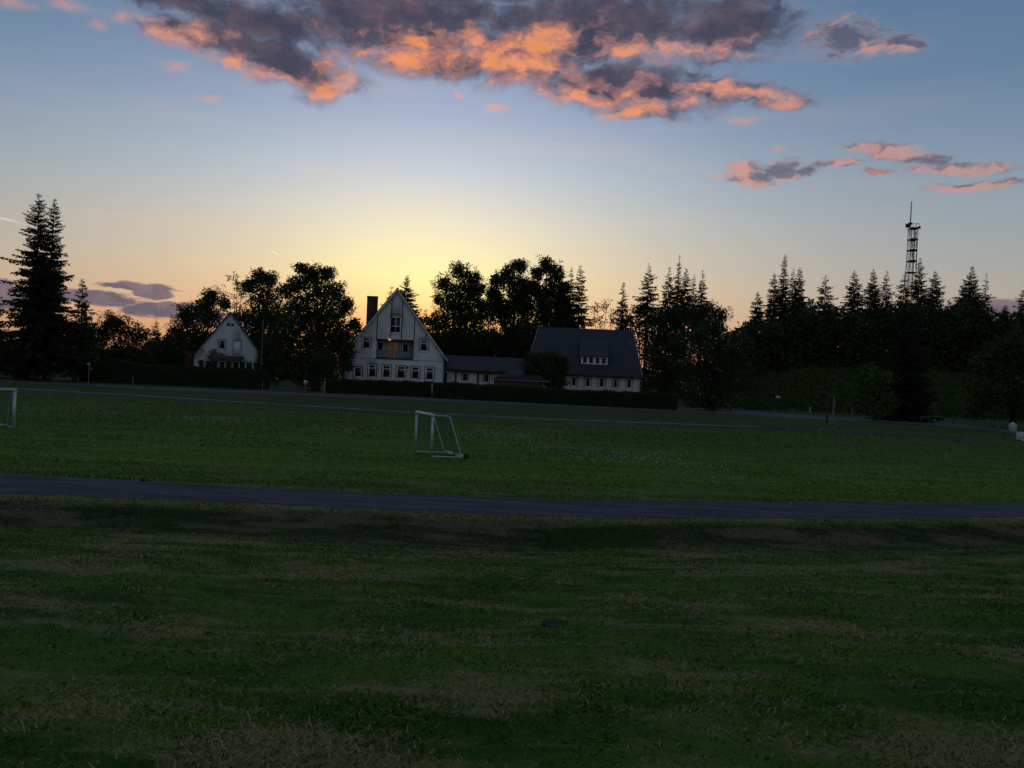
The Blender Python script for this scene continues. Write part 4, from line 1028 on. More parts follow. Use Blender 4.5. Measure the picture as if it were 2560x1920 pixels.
# wooden shed --------------------------------------------------------
def shed():
    Fc = Facade(1300, 955, 97, 0.0)
    t = thing('shed', Fc.P(0, 0, 0), 'brown wooden shed with dark hipped roof peeping over the hedge', 'shed')
    ul, _ = Fc.uv(1235, 960); ur, _ = Fc.uv(1362, 962); _, we = Fc.uv(1300, 951)
    m = MB(); Fc.box(m, ul, ur, -4.0, 0, 0, we); m.build('wall', WOODWALL, t)
    a, b, c, d = Fc.uv(1228, 946, 0.4)[0], Fc.uv(1376, 954, 0.4)[0], Fc.uv(1282, 925, -2)[0], Fc.uv(1326, 927, -2)[0]; wt = Fc.uv(1304, 926, -2)[1]
    e = [Fc.P(a, 0.45, we), Fc.P(b, 0.45, we), Fc.P(b, -4.45, we), Fc.P(a, -4.45, we)]; r0, r1 = Fc.P(c, -2, wt), Fc.P(d, -2, wt)
    rf = MB(); rf.add([*e, r0, r1], [[0, 1, 5, 4], [2, 3, 4, 5], [1, 2, 5, 5], [3, 0, 4, 4], [0, 3, 2, 1]]); ro = rf.build('roof', SLATE2, t)
    g = MB(); g.tube([Fc.P(a, 0.5, we - 0.03), Fc.P(b, 0.5, we - 0.03)], 0.05, 6); g.build('gutter', METAL, ro)
    for x in (1258, 1358):
        u, _ = Fc.uv(x, 956); p = MB(); Fc.box(p, u - 0.06, u + 0.06, 0.005, 0.1, 0, we - 0.01); p.build('post', METAL, t)
shed()
broadleaf('dark bushy tree between the brown shed and the windows of the slate roofed house', 99, 1375,
          [(1345, 905, 30), (1378, 900, 30), (1403, 925, 26), (1325, 925, 22), (1370, 938, 34), (1340, 950, 24), (1395, 955, 24), (1322, 893, 12), (1410, 900, 12)], seed=40, thick=1.0)

# left house -----------------------------------------------------------
def left_house():
    Fc = Facade(571, 900, 118, 17.0)
    t = thing('white_house', Fc.P(0, 0, 0), 'smaller white house with pointed gable and shallow balcony behind the left hedge', 'house')
    ua, wa = Fc.uv(577, 781); ul, wl_ = Fc.uv(485, 884); ur, wr_ = Fc.uv(657, 893)
    we = (wl_ + wr_) / 2; ua = (ul + ur) / 2 * 0.4 + ua * 0.6
    wins = [Fc.rect(547.5, 851, 563, 873)]
    vents = [Fc.rect(568, 808, 574.6, 815.6), Fc.rect(578, 809, 584.6, 816)]
    door = Fc.rect(584, 852.5, 601, 891)
    low = [Fc.rect(512, 901, 529, 925), Fc.rect(547, 903, 563, 926), Fc.rect(581, 903.5, 598, 927), Fc.rect(614, 905, 632, 928)]
    m = MB(); outline = [(ul, 0), (ur, 0), (ur, we), (ua, wa), (ul, we)]
    wall_with_holes(Fc, m, outline, wins + vents + [door] + low, 0.28); D = 11
    Fc.poly(m, outline, -D, -D + 0.3)
    for u0, u1 in ((ul, ul + 0.28), (ur - 0.28, ur)): Fc.box(m, u0, u1, -D + 0.3, -0.28, 0, we - 0.1)
    m.build('wall', RENDER_W, t)
    window(Fc, t, wins[0], fr=0.1)
    for r in vents: window(Fc, t, r, fr=0.03, trim=False, sill=False, set_in=0.08, frame_mat=GREYP, name='attic_window')
    for r in low: window(Fc, t, r, fr=0.1, sill=False)
    window(Fc, t, door, fr=0.12, sill=False, glass=TRIM_W, name='balcony_door', label='white balcony door with shutter down')
    for r in ((497.5, 900, 508, 924), (532.5, 902, 543, 925), (566, 903, 577, 926), (600, 904, 611, 927), (635, 906, 648, 929)):
        q = Fc.rect(*r); s = MB(); Fc.box(s, q[0], q[1], 0.003, 0.05, q[2], q[3]); s.build('shutter', SHUT, t)
    q = Fc.rect(535.5, 889, 610, 897)
    b = MB(); Fc.box(b, q[0], q[1], 0.003, 1.0, q[2] - 0.05, q[2] + 0.12); Fc.box(b, q[0], q[1], 0.95, 1.0, q[2] + 0.12, q[3] + 0.02)
    Fc.box(b, q[0], q[0] + 0.05, 0.003, 0.95, q[2] + 0.12, q[3] + 0.02); Fc.box(b, q[1] - 0.05, q[1], 0.003, 0.95, q[2] + 0.12, q[3] + 0.02)
    bo = b.build('balcony', GREYP, t)
    rl = MB(); rl.tube([Fc.P(q[0], 0.97, q[3] + 0.32), Fc.P(q[1], 0.97, q[3] + 0.32)], 0.02, 5)
    for k in np.linspace(q[0] + 0.05, q[1] - 0.05, 7): rl.tube([Fc.P(k, 0.97, q[3]), Fc.P(k, 0.97, q[3] + 0.32)], 0.012, 5)
    rl.build('handrail', METAL, bo)
    rf = MB(); ov = 0.3
    for e, w in ((ul - 0.35, we), (ur + 0.35, we)):
        sl = (wa - we) / (ua - ul) if e < ua else (wa - we) / (ur - ua)
        w = we - sl * 0.35
        slab(rf, Fc.P(ua, ov, wa + 0.14), Fc.P(e, ov, w + 0.14), Fc.P(e, -D - ov, w + 0.14), Fc.P(ua, -D - ov, wa + 0.14), 0.13)
    rf.build('roof', SLATE2, t)
    # rear side wing seen past the left eave
    sw = MB(); Fc.box(sw, ul - 1.6, ul - 0.02, -8, -3.5, 0, we + 0.4); sw.build('side_extension', TRIM_R, t)
    lm = MB(); Fc.box(lm, *[ul + 0.55, ul + 0.8], 0.003, 0.15, Fc.uv(492, 904)[1] - 0.08, Fc.uv(492, 904)[1] + 0.08); lm.build('wall_lamp', SHUT, t)
    for (x, y) in ((505, 876), ):
        u, w = Fc.uv(x, y); d = MB(); a = np.linspace(0, 6.283, 15)[:-1]
        ctr = Fc.P(u, 0.35, w); ring = [ctr + Fc.u * math.cos(k) * 0.35 + Fc.w * math.sin(k) * 0.35 + Fc.n * 0.1 for k in a]
        d.add(ring + [ctr], [[i, (i + 1) % 14, 14, 14] for i in range(14)]); d.tube([Fc.P(u, 0.0, w - 0.1), ctr], 0.025, 5); d.build('satellite_dish', METAL, t)
    return Fc
LF = left_house()
def ivy(label, Fc, pts, seed):
    rng = np.random.default_rng(seed); m = MB(); st = MB(); P = [Fc.P(*Fc.uv(x, y)[:1], 0.25, Fc.uv(x, y)[1]) for x, y in pts]
    b = np.array([P[0][0], P[0][1], 0]); t = thing('climbing_shrub', b, label, 'shrub')
    st.tube([b, (b + P[0]) / 2, P[0]], [0.04, 0.03, 0.02], 5)
    for p, q in zip(P[:-1], P[1:]): st.tube([p, q], 0.015, 4)
    for p in P:
        n = 60; o = rng.normal(0, 0.28, (n, 3)) * [1, 0.4, 1]; diamonds(m, p + o, rng.normal(size=(n, 3)), 0.22, 0.12, rng)
    st.build('stem', BARK, t); m.build('leaves', LEAF, t)
ivy('spindly shrub beside the balcony of the smaller white house', LF, [(528, 915), (530, 903), (526, 893), (531, 885), (536, 878), (545, 890), (552, 884)], 1)
ivy('leafy shrub at the right corner of the smaller white house', LF, [(652, 915), (656, 905), (650, 897), (648, 886), (655, 880), (646, 905)], 2)

# ------------------------------------------------------------------ goals
ALU = noisy('brushed aluminium', (0.52, 0.54, 0.56), (0.64, 0.65, 0.67), 3.0, 0.38, 0.5, metallic=0.35)
NETG = noisy('green net cord', (0.03, 0.16, 0.09), (0.05, 0.22, 0.12), 3.0)
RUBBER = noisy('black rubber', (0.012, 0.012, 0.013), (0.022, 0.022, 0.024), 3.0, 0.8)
RUSTY = noisy('red brown weight tape', (0.22, 0.09, 0.06), (0.35, 0.16, 0.10), 5.0)
def goal(label, A, B, back, hh, top_back, wheel=True, seed=0):
    """A, B: feet of the two posts; back: horizontal vector to the rear bar; hh: height of the bar"""
    A, B, back = map(lambda v: np.array(v, float), (A, B, back)); z = np.array([0, 0, 1.0])
    t = thing('football_goal', (A + B) / 2 * [1, 1, 0], label, 'goal', 'movable football goals on the field')
    for P in (A, B):
        m = MB(); m.box(P + z * hh / 2, (0.10, 0.12, hh)); m.build('post', ALU, t)
    d = (B - A) / np.linalg.norm(B - A); ax = np.array([d, np.cross(z, d), z])
    m = MB(); m.box((A + B) / 2 + z * (hh + 0.002), (np.linalg.norm(B - A) + 0.16, 0.12, 0.10), ax); m.build('crossbar', ALU, t)
    bd = back / np.linalg.norm(back)
    for P in (A, B):
        m = MB(); m.tube([P + bd * 0.05 + z * 0.05, P + back + z * 0.05], 0.028, 7); m.build('side_tube', ALU, t)
        m = MB(); tb = bd * top_back
        m.tube([P + z * (hh - 0.02) + bd * 0.05, P + tb + z * (hh - 0.02), P + tb + bd * 0.08 + z * (hh - 0.10), P + back * 0.97 + z * 0.08], 0.024, 7); m.build('net_arm', ALU, t)
    m = MB(); L = np.linalg.norm(B - A); m.box((A + B) / 2 + back + z * 0.085, (L, 0.14, 0.13), ax); rb = m.build('rear_weight_bar', ALU, t)
    m = MB()
    m.box(A + (B - A) * 0.4 + back + z * 0.087, (0.30, 0.15, 0.14), ax); m.build('tape', RUSTY, rb)
    if wheel:
        c = A + back + bd * 0.17 + z * 0.11; w = MB(); a = np.linspace(0, 6.283, 19)
        w.tube([c + bd * 0.10 * math.cos(k) + z * 0.10 * math.sin(k) for k in a], 0.03, 6, cap=False)
        w.tube([c - d * 0.05, c + d * 0.05], 0.03, 8); w.tube([c, c - bd * 0.14], 0.02, 6)
        w.tube([c - bd * 0.09, c + bd * 0.09], 0.009, 4); w.tube([c - z * 0.09, c + z * 0.09], 0.009, 4)
        w.build('wheel', RUBBER, t)
    # net: knotted cords over back, sides and top
    n = MB(); r = 0.0048; tb = bd * (top_back + 0.06)
    rng = np.random.default_rng(seed)
    def sheet(p00, p10, p11, p01, nu, nv, sag=0.05):
        def S(u, v):
            p = (p00 * (1 - u) + p10 * u) * (1 - v) + (p01 * (1 - u) + p11 * u) * v
            return p - z * sag * math.sin(math.pi * u) * math.sin(math.pi * v)
        for i in range(nu + 1): n.tube([S(i / nu, v) for v in np.linspace(0, 1, 5)], r, 3, cap=False)
        for j in range(nv + 1): n.tube([S(u, j / nv) for u in np.linspace(0, 1, 5)], r, 3, cap=False)
    h1 = z * (hh - 0.04); h0 = z * 0.05
    sheet(A + back + h0, B + back + h0, B + tb + h1, A + tb + h1, 15, 16, 0.0)
    sheet(A + tb + h1, B + tb + h1, B + h1, A + h1, 15, 5, 0.10)
    for P in (A, B):
        sheet(P + h0, P + back + h0, P + tb + h1, P + h1, 11, 15, 0.0)
    n.build('net', NETG, t)
    return t
A = gnd(1078, 1144); Bp = gnd(1038, 1131.5)
back = gnd(1156, 1146.5) - A
hA = at(1083, 1038, A[1])[2]
goal('complete small aluminium football goal standing in the middle of the field', A, Bp, back, hA, 0.66, seed=1)
A2 = gnd(34, 1073); hA2 = at(39, 974, A2[1])[2]
c0 = at(-30, 982, A2[1] - 1.1)
B2 = np.array([A2[0] - 1.25, A2[1] - 1.15, 0]); bk2 = np.array([-0.95, 1.0, 0.0])
goal('football goal cut off by the left edge of the picture', A2, B2, bk2, hA2, 0.6, seed=2)

# ------------------------------------------------------------------ pegs on the field and track
PEG = noisy('orange sprayed peg', (0.55, 0.17, 0.05), (0.70, 0.26, 0.08), 8.0, 0.8)
PEGW = noisy('weathered wood peg', (0.26, 0.20, 0.14), (0.36, 0.29, 0.21), 8.0, 0.9)
def peg(px, py, hpx, mat, label, first=None):
    b = gnd(px, py); k = b[1] / F; h = hpx * k; w = max(0.035, 1.9 * k * 0.5)
    m = MB(); m.box(b + [0, 0, h / 2], (w, w * 0.8, h)); m.box(b + [0, 0, h + 0.006], (w * 0.8, w * 0.6, 0.014))
    o = m.build('marker_peg', mat, base=b); tag(o, label, 'marker peg', 'marker pegs set out over the field'); o['label'] = label
    o.rotation_euler = (R(RNG.normal(0, 2)), R(RNG.normal(0, 3)), 0)
pegs = [(174, 1026, 14, PEG, 'orange peg between the cut off goal and the white flowers, left one of a pair'),
        (189, 1036, 11, PEG, 'orange peg near the cut off goal, right and nearer one of a pair'),
        (124, 992, 12, PEG, 'faint orange peg at the far track edge by the lamp post'),
        (290, 1055, 14, PEGW, 'dull peg in the field below the hump of the left hedge'),
        (400, 998, 11, PEGW, 'grey peg at the far track edge in front of the smaller white house'),
        (661, 1015, 7, PEG, 'short reddish peg just below the far track near the small road sign'),
        (886, 1077, 7, PEG, 'low orange peg left of the complete goal'),
        (1151, 1044, 9, PEGW, 'pale peg right behind the complete goal, at the far track'),
        (1167, 1057, 9, PEGW, 'pale peg right of the complete goal, the nearer of two'),
        (1234, 1097, 10, PEG, 'orange peg among the white flowers right of the complete goal'),
        (1645, 1056, 8, PEG, 'orange peg on the far track in front of the long hedge end'),
        (1707, 1190, 6, PEG, 'short orange stub in the near grass right of the flowers'),
        (1971, 1074, 10, PEGW, 'light peg at the end of the pale track kerb'),
        (2087, 1076, 9, PEGW, 'light peg just below the two poles'),
        (2047, 1087, 10, PEGW, 'thin peg left of the two poles beside the small hoop'),
        (1999, 1104, 12, PEGW, 'thin peg, left one of three standing close together'),
        (2019, 1098, 11, PEGW, 'thin peg, farthest of three standing close together'),
        (2024, 1111, 12, PEGW, 'thin peg, nearest of three standing close together'),
        (2133, 1102, 9, PEG, 'bright orange peg below the light green bush'),
        (2184, 1134, 11, PEGW, 'dull thin peg in the right part of the field'),
        (2223, 1187, 12, PEG, 'orange peg nearest to the right edge in the near grass'),
        (2365, 1160, 30, PEGW, 'tall thin stick in the grass at the right'),
        (2381, 1138, 10, PEGW, 'short peg behind the tall thin stick'),
        (1977, 1266, 13, PEG, 'orange peg standing on the near cinder track')]
for p in pegs: peg(*p)
hoop = MB(); h0 = gnd(2055, 1081); a = np.linspace(0, math.pi, 9)
hoop.tube([h0 + [math.cos(k) * 0.22, 0, math.sin(k) * 0.3] for k in a], 0.02, 6)
o = hoop.build('small_hoop', METAL, base=h0); tag(o, 'small bent metal hoop on the far track left of the two poles', 'hoop')

# ------------------------------------------------------------------ signs, posts, poles
PLATE = noisy('white sign enamel', (0.72, 0.73, 0.74), (0.80, 0.80, 0.80), 3.0, 0.5, 0.4)
BLUEP = noisy('blue sign enamel', (0.03, 0.08, 0.16), (0.05, 0.11, 0.20), 3.0, 0.5, 0.4)
POSTM = noisy('grey sign post', (0.13, 0.135, 0.14), (0.18, 0.185, 0.19), 3.0, 0.5, 0.4)
DARKM = noisy('dark steel', (0.020, 0.021, 0.024), (0.035, 0.036, 0.040), 3.0, 0.6, 0.4)
def sign(px, y0, y1, base_py, w, label, mat=PLATE, name='street_sign', cat='sign', split=False, lower=None, Y=None):
    b = gnd(px, base_py) if Y is None else None
    if b is None: b = at(px, base_py, Y); b[2] = H1(b[0], Y)
    Yd = b[1]; k = Yd / F; zt, zb = at(px, y0, Yd)[2], at(px, y1, Yd)[2]
    t = thing(name, b, label, cat)
    m = MB(); m.tube([b - [0, 0, 0.1], [b[0], b[1], zt - 0.02]], 0.045, 8); m.build('pole', POSTM, t)
    m = MB(); m.box((b[0], Yd - 0.07, (zt + zb) / 2), (w * k, 0.02, zt - zb)); p = m.build('plate', mat, t)
    if split:
        m = MB(); m.box((b[0], Yd - 0.084, (zt + zb) / 2), (w * k * 0.24, 0.006, (zt - zb) * 0.86)); m.build('dark_mark', DARKM, p)
    if lower:
        z2 = at(px, lower, Yd)[2]; m = MB(); m.box((b[0], Yd - 0.07, (zb + z2) / 2 - 0.01), (w * k * 1.1, 0.02, zb - z2 - 0.02)); m.build('lower_plate', BLUEP, t)
    return t
sign(763, 950.5, 960, 984, 8, 'small white sign on a pole in the gap between the hedges', split=True)
sign(1483, 984, 990, 1013, 5.5, 'tiny white number sign on a dark post before the longest hedge', split=True)
sign(1943, 990, 994.5, 1023, 11, 'white topped sign with blue lower plate at the foot of the wooded hill', lower=1001)
sign(221, 908.5, 911, 960, 9, 'narrow white plate on a post at the left end of the left hedge')
def post(px, y0, y1, r, label, mat=POSTM, name='post', cat='post', cap=True, Y=None):
    b = gnd(px, y1) if Y is None else at(px, y1, Y)
    if Y is not None: b[2] = H1(b[0], Y)
    zt = at(px, y0, b[1])[2]; m = MB()
    m.tube([b - [0, 0, 0.05], [b[0], b[1], zt]], [r, r * 0.85], 8)
    if cap: m.tube([[b[0], b[1], zt - 0.002], [b[0], b[1], zt + r * 1.2]], [r * 1.15, r * 0.5], 8)
    o = m.build(name, mat, base=b); return tag(o, label, cat)
post(1387, 979, 1005, 0.05, 'dark thin post before the longest hedge left of the number sign', DARKM)
post(656, 953, 977, 0.055, 'pale short post at the right end of the left hedge', POSTM)
post(811, 955, 986, 0.08, 'wooden gate post at the left end of the middle hedge', PEGW, cat='gate post')
post(182, 938, 953, 0.07, 'whitish stub, left one of three by the drive at the left', POSTM, name='bollard', cat='bollard')
post(188, 934, 953, 0.07, 'whitish stub, middle one of three by the drive at the left', POSTM, name='bollard', cat='bollard')
post(195, 942, 955, 0.07, 'whitish stub, right one of three by the drive at the left', POSTM, name='bollard', cat='bollard')
post(332, 940, 962, 0.05, 'thin grey post before the left hedge', POSTM)
post(2025, 1020, 1031, 0.08, 'white marker post at the road edge below the hill', PLATE, name='marker_post', cat='marker post')
post(2130, 1022, 1043, 0.09, 'pale leaning post left of the light green bush', POSTM)
post(2067, 990, 1059, 0.10, 'dark red brown pole, left one of the two poles beside the road', TRIM_R, name='pole', cat='pole')
post(2082, 995, 1060, 0.10, 'grey pole, right one of the two poles beside the road', POSTM, name='pole', cat='pole')
fp = post(652, 801, 962, 0.07, 'tall pale flagpole behind the right end of the left hedge', POSTM, name='flagpole', cat='flagpole', Y=110)
# lamp post at the far left
b = gnd(77, 948); t = thing('lamp_post', b, 'slim unlit lamp post before the spruces at the far left', 'lamp post')
zt = at(77, 889, b[1])[2]; m = MB(); m.tube([b - [0, 0, 0.05], [b[0], b[1], zt]], [0.07, 0.05], 8); m.build('pole', POSTM, t)
m = MB(); m.tube([[b[0], b[1], zt - 0.9], [b[0] - 0.12, b[1], zt - 0.6], [b[0] - 0.05, b[1], zt - 0.2]], [0.10, 0.17, 0.06], 8); m.build('lamp_head', METAL, t)
# letter box
b = gnd(690, 972); b[1] += 0.0
t = thing('letter_box', b, 'dark letter box with a pale round knob in the gap between the hedges', 'letter box')
k = b[1] / F; m = MB(); m.box(b + [0, 0, 0.5], (0.08, 0.08, 1.0)); m.build('stand', DARKM, t)
m = MB(); m.box(b + [-0.05, 0, 1.25], (0.62, 0.3, 0.5)); bx_ = m.build('box', TRIM_D, t)
m = MB(); m.tube([b + [0.12, -0.20, 1.25], b + [0.12, -0.152, 1.25]], 0.11, 12); m.build('knob', PLATE, t)

# ------------------------------------------------------------------ things at the right edge
b = gnd(2531, 1078); k = b[1] / F
t = thing('white_tank', b, 'white plastic barrel standing before the olive tree at the right edge', 'barrel')
m = MB(); hgt = 22 * k; r = 8.5 * k; m.tube([b + [0, 0, z * hgt] for z in (0, 0.04, 0.4, 0.8, 0.9)], [r * 0.9, r, r * 1.02, r, r * 0.75], 20)
PLASTIC = noisy('pale plastic', (0.42, 0.50, 0.52), (0.50, 0.57, 0.60), 2.0, 0.5)
m.build('drum', PLASTIC, t); m = MB(); m.tube([b + [0, 0, hgt * 0.902], b + [0, 0, hgt * 1.05]], [r * 0.35, r * 0.3], 14); m.build('lid', PLATE, t)
b = gnd(2560, 1102); k = b[1] / F
t = thing('road_barrier', b, 'white barrier panel with square holes at the right edge', 'barrier')
m = MB(); w, h = 38 * k, 22 * k
for z in (0.07, 0.60, 0.93): m.box(b + [0, 0, h * z], (w, 0.06, h * 0.14))
for x in np.linspace(-0.5, 0.5, 11): m.box(b + [x * (w - 0.05), 0.001, h * 0.5], (0.06, 0.045, h * 0.98))
m.build('panel', PLATE, t)
for x in (-0.4, 0.4):
    f = MB(); f.box(b + [x * w, 0, 0.045], (0.12, 0.5, 0.09)); f.build('foot', RUBBER, t)
# low wooden rail
rp = [(2303, 1042, 1056), (2345, 1042.5, 1056), (2382, 1045, 1060), (2421, 1049.5, 1066), (2463, 1056, 1073), (2497, 1060, 1080)]
RAILW = noisy('grey weathered rail', (0.11, 0.115, 0.11), (0.16, 0.165, 0.16), 3.0)
bs = [gnd(x, yb) for x, yt, yb in rp]; tops = [at(x, yt, q[1]) for (x, yt, yb), q in zip(rp, bs)]
t = thing('rail_fence', bs[2], 'low grey wooden rail along the path at the right', 'fence')
m = MB(); m.tube(tops, 0.07, 7); m.build('rail', RAILW, t)
for q, tp in zip(bs, tops):
    m = MB(); m.tube([q - [0, 0, 0.05], tp - [0, 0, 0.06]], 0.08, 7); m.build('post', RAILW, t)
pth = [gnd(*p)[:2] for p in ((2310, 1052), (2400, 1058), (2480, 1072), (2560, 1086), (2800, 1120))]
pt2 = [gnd(*p)[:2] for p in ((2316, 1062), (2400, 1070), (2480, 1090), (2560, 1108), (2800, 1150))]
ribbon('path', pth, pt2, gravel_dark if 'gravel_dark' in globals() else cinder2, 0.014, 60, 0.1, 9)

# ------------------------------------------------------------------ lattice tower
def tower():
    Y = 222.0; cx = at(2281, 610, Y)[0]; z0 = H1(cx, Y)
    base = np.array([cx, Y, z0]); t = thing('lattice_tower', base, 'slim steel lattice radio tower with platforms and a tall aerial above the wood', 'tower')
    Z = lambda py: at(2280, py, Y)[2]; k = Y / F
    zk = Z(654); zt = Z(572)
    hw = lambda z: 8.2 * k if z >= zk else 8.2 * k + (zk - z) * 0.022
    legs = MB()
    zs = np.array([z0 - 0.2, z0 + 8, Z(760), Z(720), zk, zt])
    zs = np.sort(zs)
    for sx in (-1, 1):
        for sy in (-1, 1):
            m = MB(); m.tube([[cx + sx * hw(z), Y + sy * hw(z), z] for z in (z0 - 0.2, zk, zt)], 0.085, 6); m.build('leg', DARKM, t)
    br = MB(); z = z0
    while z < zt - 0.5:
        st = 3.4; z2 = min(z + st, zt)
        c = lambda sx, sy, zz: np.array([cx + sx * hw(zz), Y + sy * hw(zz), zz])
        cor = [(-1, -1), (1, -1), (1, 1), (-1, 1)]
        for i in range(4):
            a, b_ = cor[i], cor[(i + 1) % 4]
            br.tube([c(*a, z), c(*b_, z2)], 0.028, 4); br.tube([c(*b_, z), c(*a, z2)], 0.028, 4); br.tube([c(*a, z2), c(*b_, z2)], 0.03, 4)
        z += st
    br.build('bracing', DARKM, t)
    ld = MB()
    for s in (-0.25, 0.25): ld.tube([[cx + s, Y, z0], [cx + s, Y, zt]], 0.04, 4)
    ld.tube([[cx + 0.75, Y + 0.3, z0], [cx + 0.75, Y + 0.3, zt]], 0.07, 5); ld.tube([[cx - 0.7, Y + 0.3, z0], [cx - 0.7, Y + 0.3, zt]], 0.05, 5)
    zz = z0 + 1
    while zz < zt: ld.tube([[cx - 0.25, Y, zz], [cx + 0.25, Y, zz]], 0.03, 3); zz += 0.6
    ld.build('ladder', DARKM, t)
    for py in (682, 654, 627, 600, 572.5):
        zc = Z(py); h = hw(zc) + 0.10; p = MB()
        p.box((cx, Y, zc), (h * 2, h * 2, 0.30))
        if py < 680:
            p.box((cx, Y - h - 0.003, zc + 0.25), (h * 2, 0.04, 0.2)); p.box((cx, Y + h + 0.003, zc + 0.25), (h * 2, 0.04, 0.2))
        o = p.build('platform', DARKM, t)
    m = MB(); zr = Z(560)
    for s in (-1, 1):
        m.tube([[cx - s * 1.1, Y - 1.05, zr], [cx + s * 1.1, Y - 1.05, zr]], 0.05, 4); m.tube([[cx + s * 1.1, Y - 1.05, zr], [cx + s * 1.1, Y + 1.05, zr]], 0.05, 4)
    for sx in (-1.1, -0.4, 0.4, 1.1):
        for sy in (-1.05, 1.05): m.tube([[cx + sx, Y + sy, zt], [cx + sx, Y + sy, zr]], 0.04, 4)
    m.build('guard_rail', DARKM, t)
    mx = at(2277.5, 530, Y)[0]
    m = MB(); m.tube([[mx, Y, zt], [mx, Y, Z(556)], [mx, Y, Z(520)], [mx, Y, Z(504)]], [0.16, 0.15, 0.13, 0.11], 8); m.build('aerial', DARKM, t)
    m = MB(); p = at(2267, 565, Y); m.box(p + [0, -0.6, 0], (0.95, 0.9, 0.95)); m.box(at(2272, 560, Y) + [0.1, -0.6, 0.0], (0.9, 0.7, 0.5)); m.build('antenna_box', DARKM, t)
    m = MB(); p = at(2294.5, 569, Y); m.tube([p + [-0.35, -0.5, 0], p + [0, -0.5, 0], p + [0.35, -0.5, 0]], [0.12, 0.28, 0.44], 12); m.tube([[cx + 1.0, Y - 0.5, p[2]], p + [-0.3, -0.5, 0]], 0.05, 5); m.build('dish', DARKM, t)
    for x, y0, y1 in ((2269, 578, 593), (2275, 604, 622), (2285, 580, 596), (2285, 606, 622), (2275, 632, 648), (2286, 636, 650)):
        q0, q1 = at(x, y0, Y), at(x, y1, Y); m = MB(); m.tube([q0 + [0, -1.2, 0], q1 + [0, -1.2, 0]], 0.11, 6)
        m.tube([(q0 + q1) / 2 + [0, -1.2, 0], [cx, Y - 1.0, (q0[2] + q1[2]) / 2]], 0.03, 4); m.build('panel_antenna', DARKM, t)
tower()

# ------------------------------------------------------------------ foreground details
# flat dark disc standing in for a dark hollow in the near grass
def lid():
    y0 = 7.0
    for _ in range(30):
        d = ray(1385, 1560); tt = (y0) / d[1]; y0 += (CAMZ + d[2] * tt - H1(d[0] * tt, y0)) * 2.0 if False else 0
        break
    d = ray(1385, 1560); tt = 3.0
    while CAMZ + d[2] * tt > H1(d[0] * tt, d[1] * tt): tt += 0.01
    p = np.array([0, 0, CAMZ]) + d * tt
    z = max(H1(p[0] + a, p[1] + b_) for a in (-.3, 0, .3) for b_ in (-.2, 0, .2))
    t = thing('hollow_disc', [p[0], p[1], z], 'flat dark disc standing in for a hollow in the near grass', 'dark hollow')
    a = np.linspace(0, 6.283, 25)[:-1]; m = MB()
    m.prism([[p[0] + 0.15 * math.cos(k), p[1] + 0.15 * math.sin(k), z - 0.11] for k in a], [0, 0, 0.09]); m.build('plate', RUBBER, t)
lid()

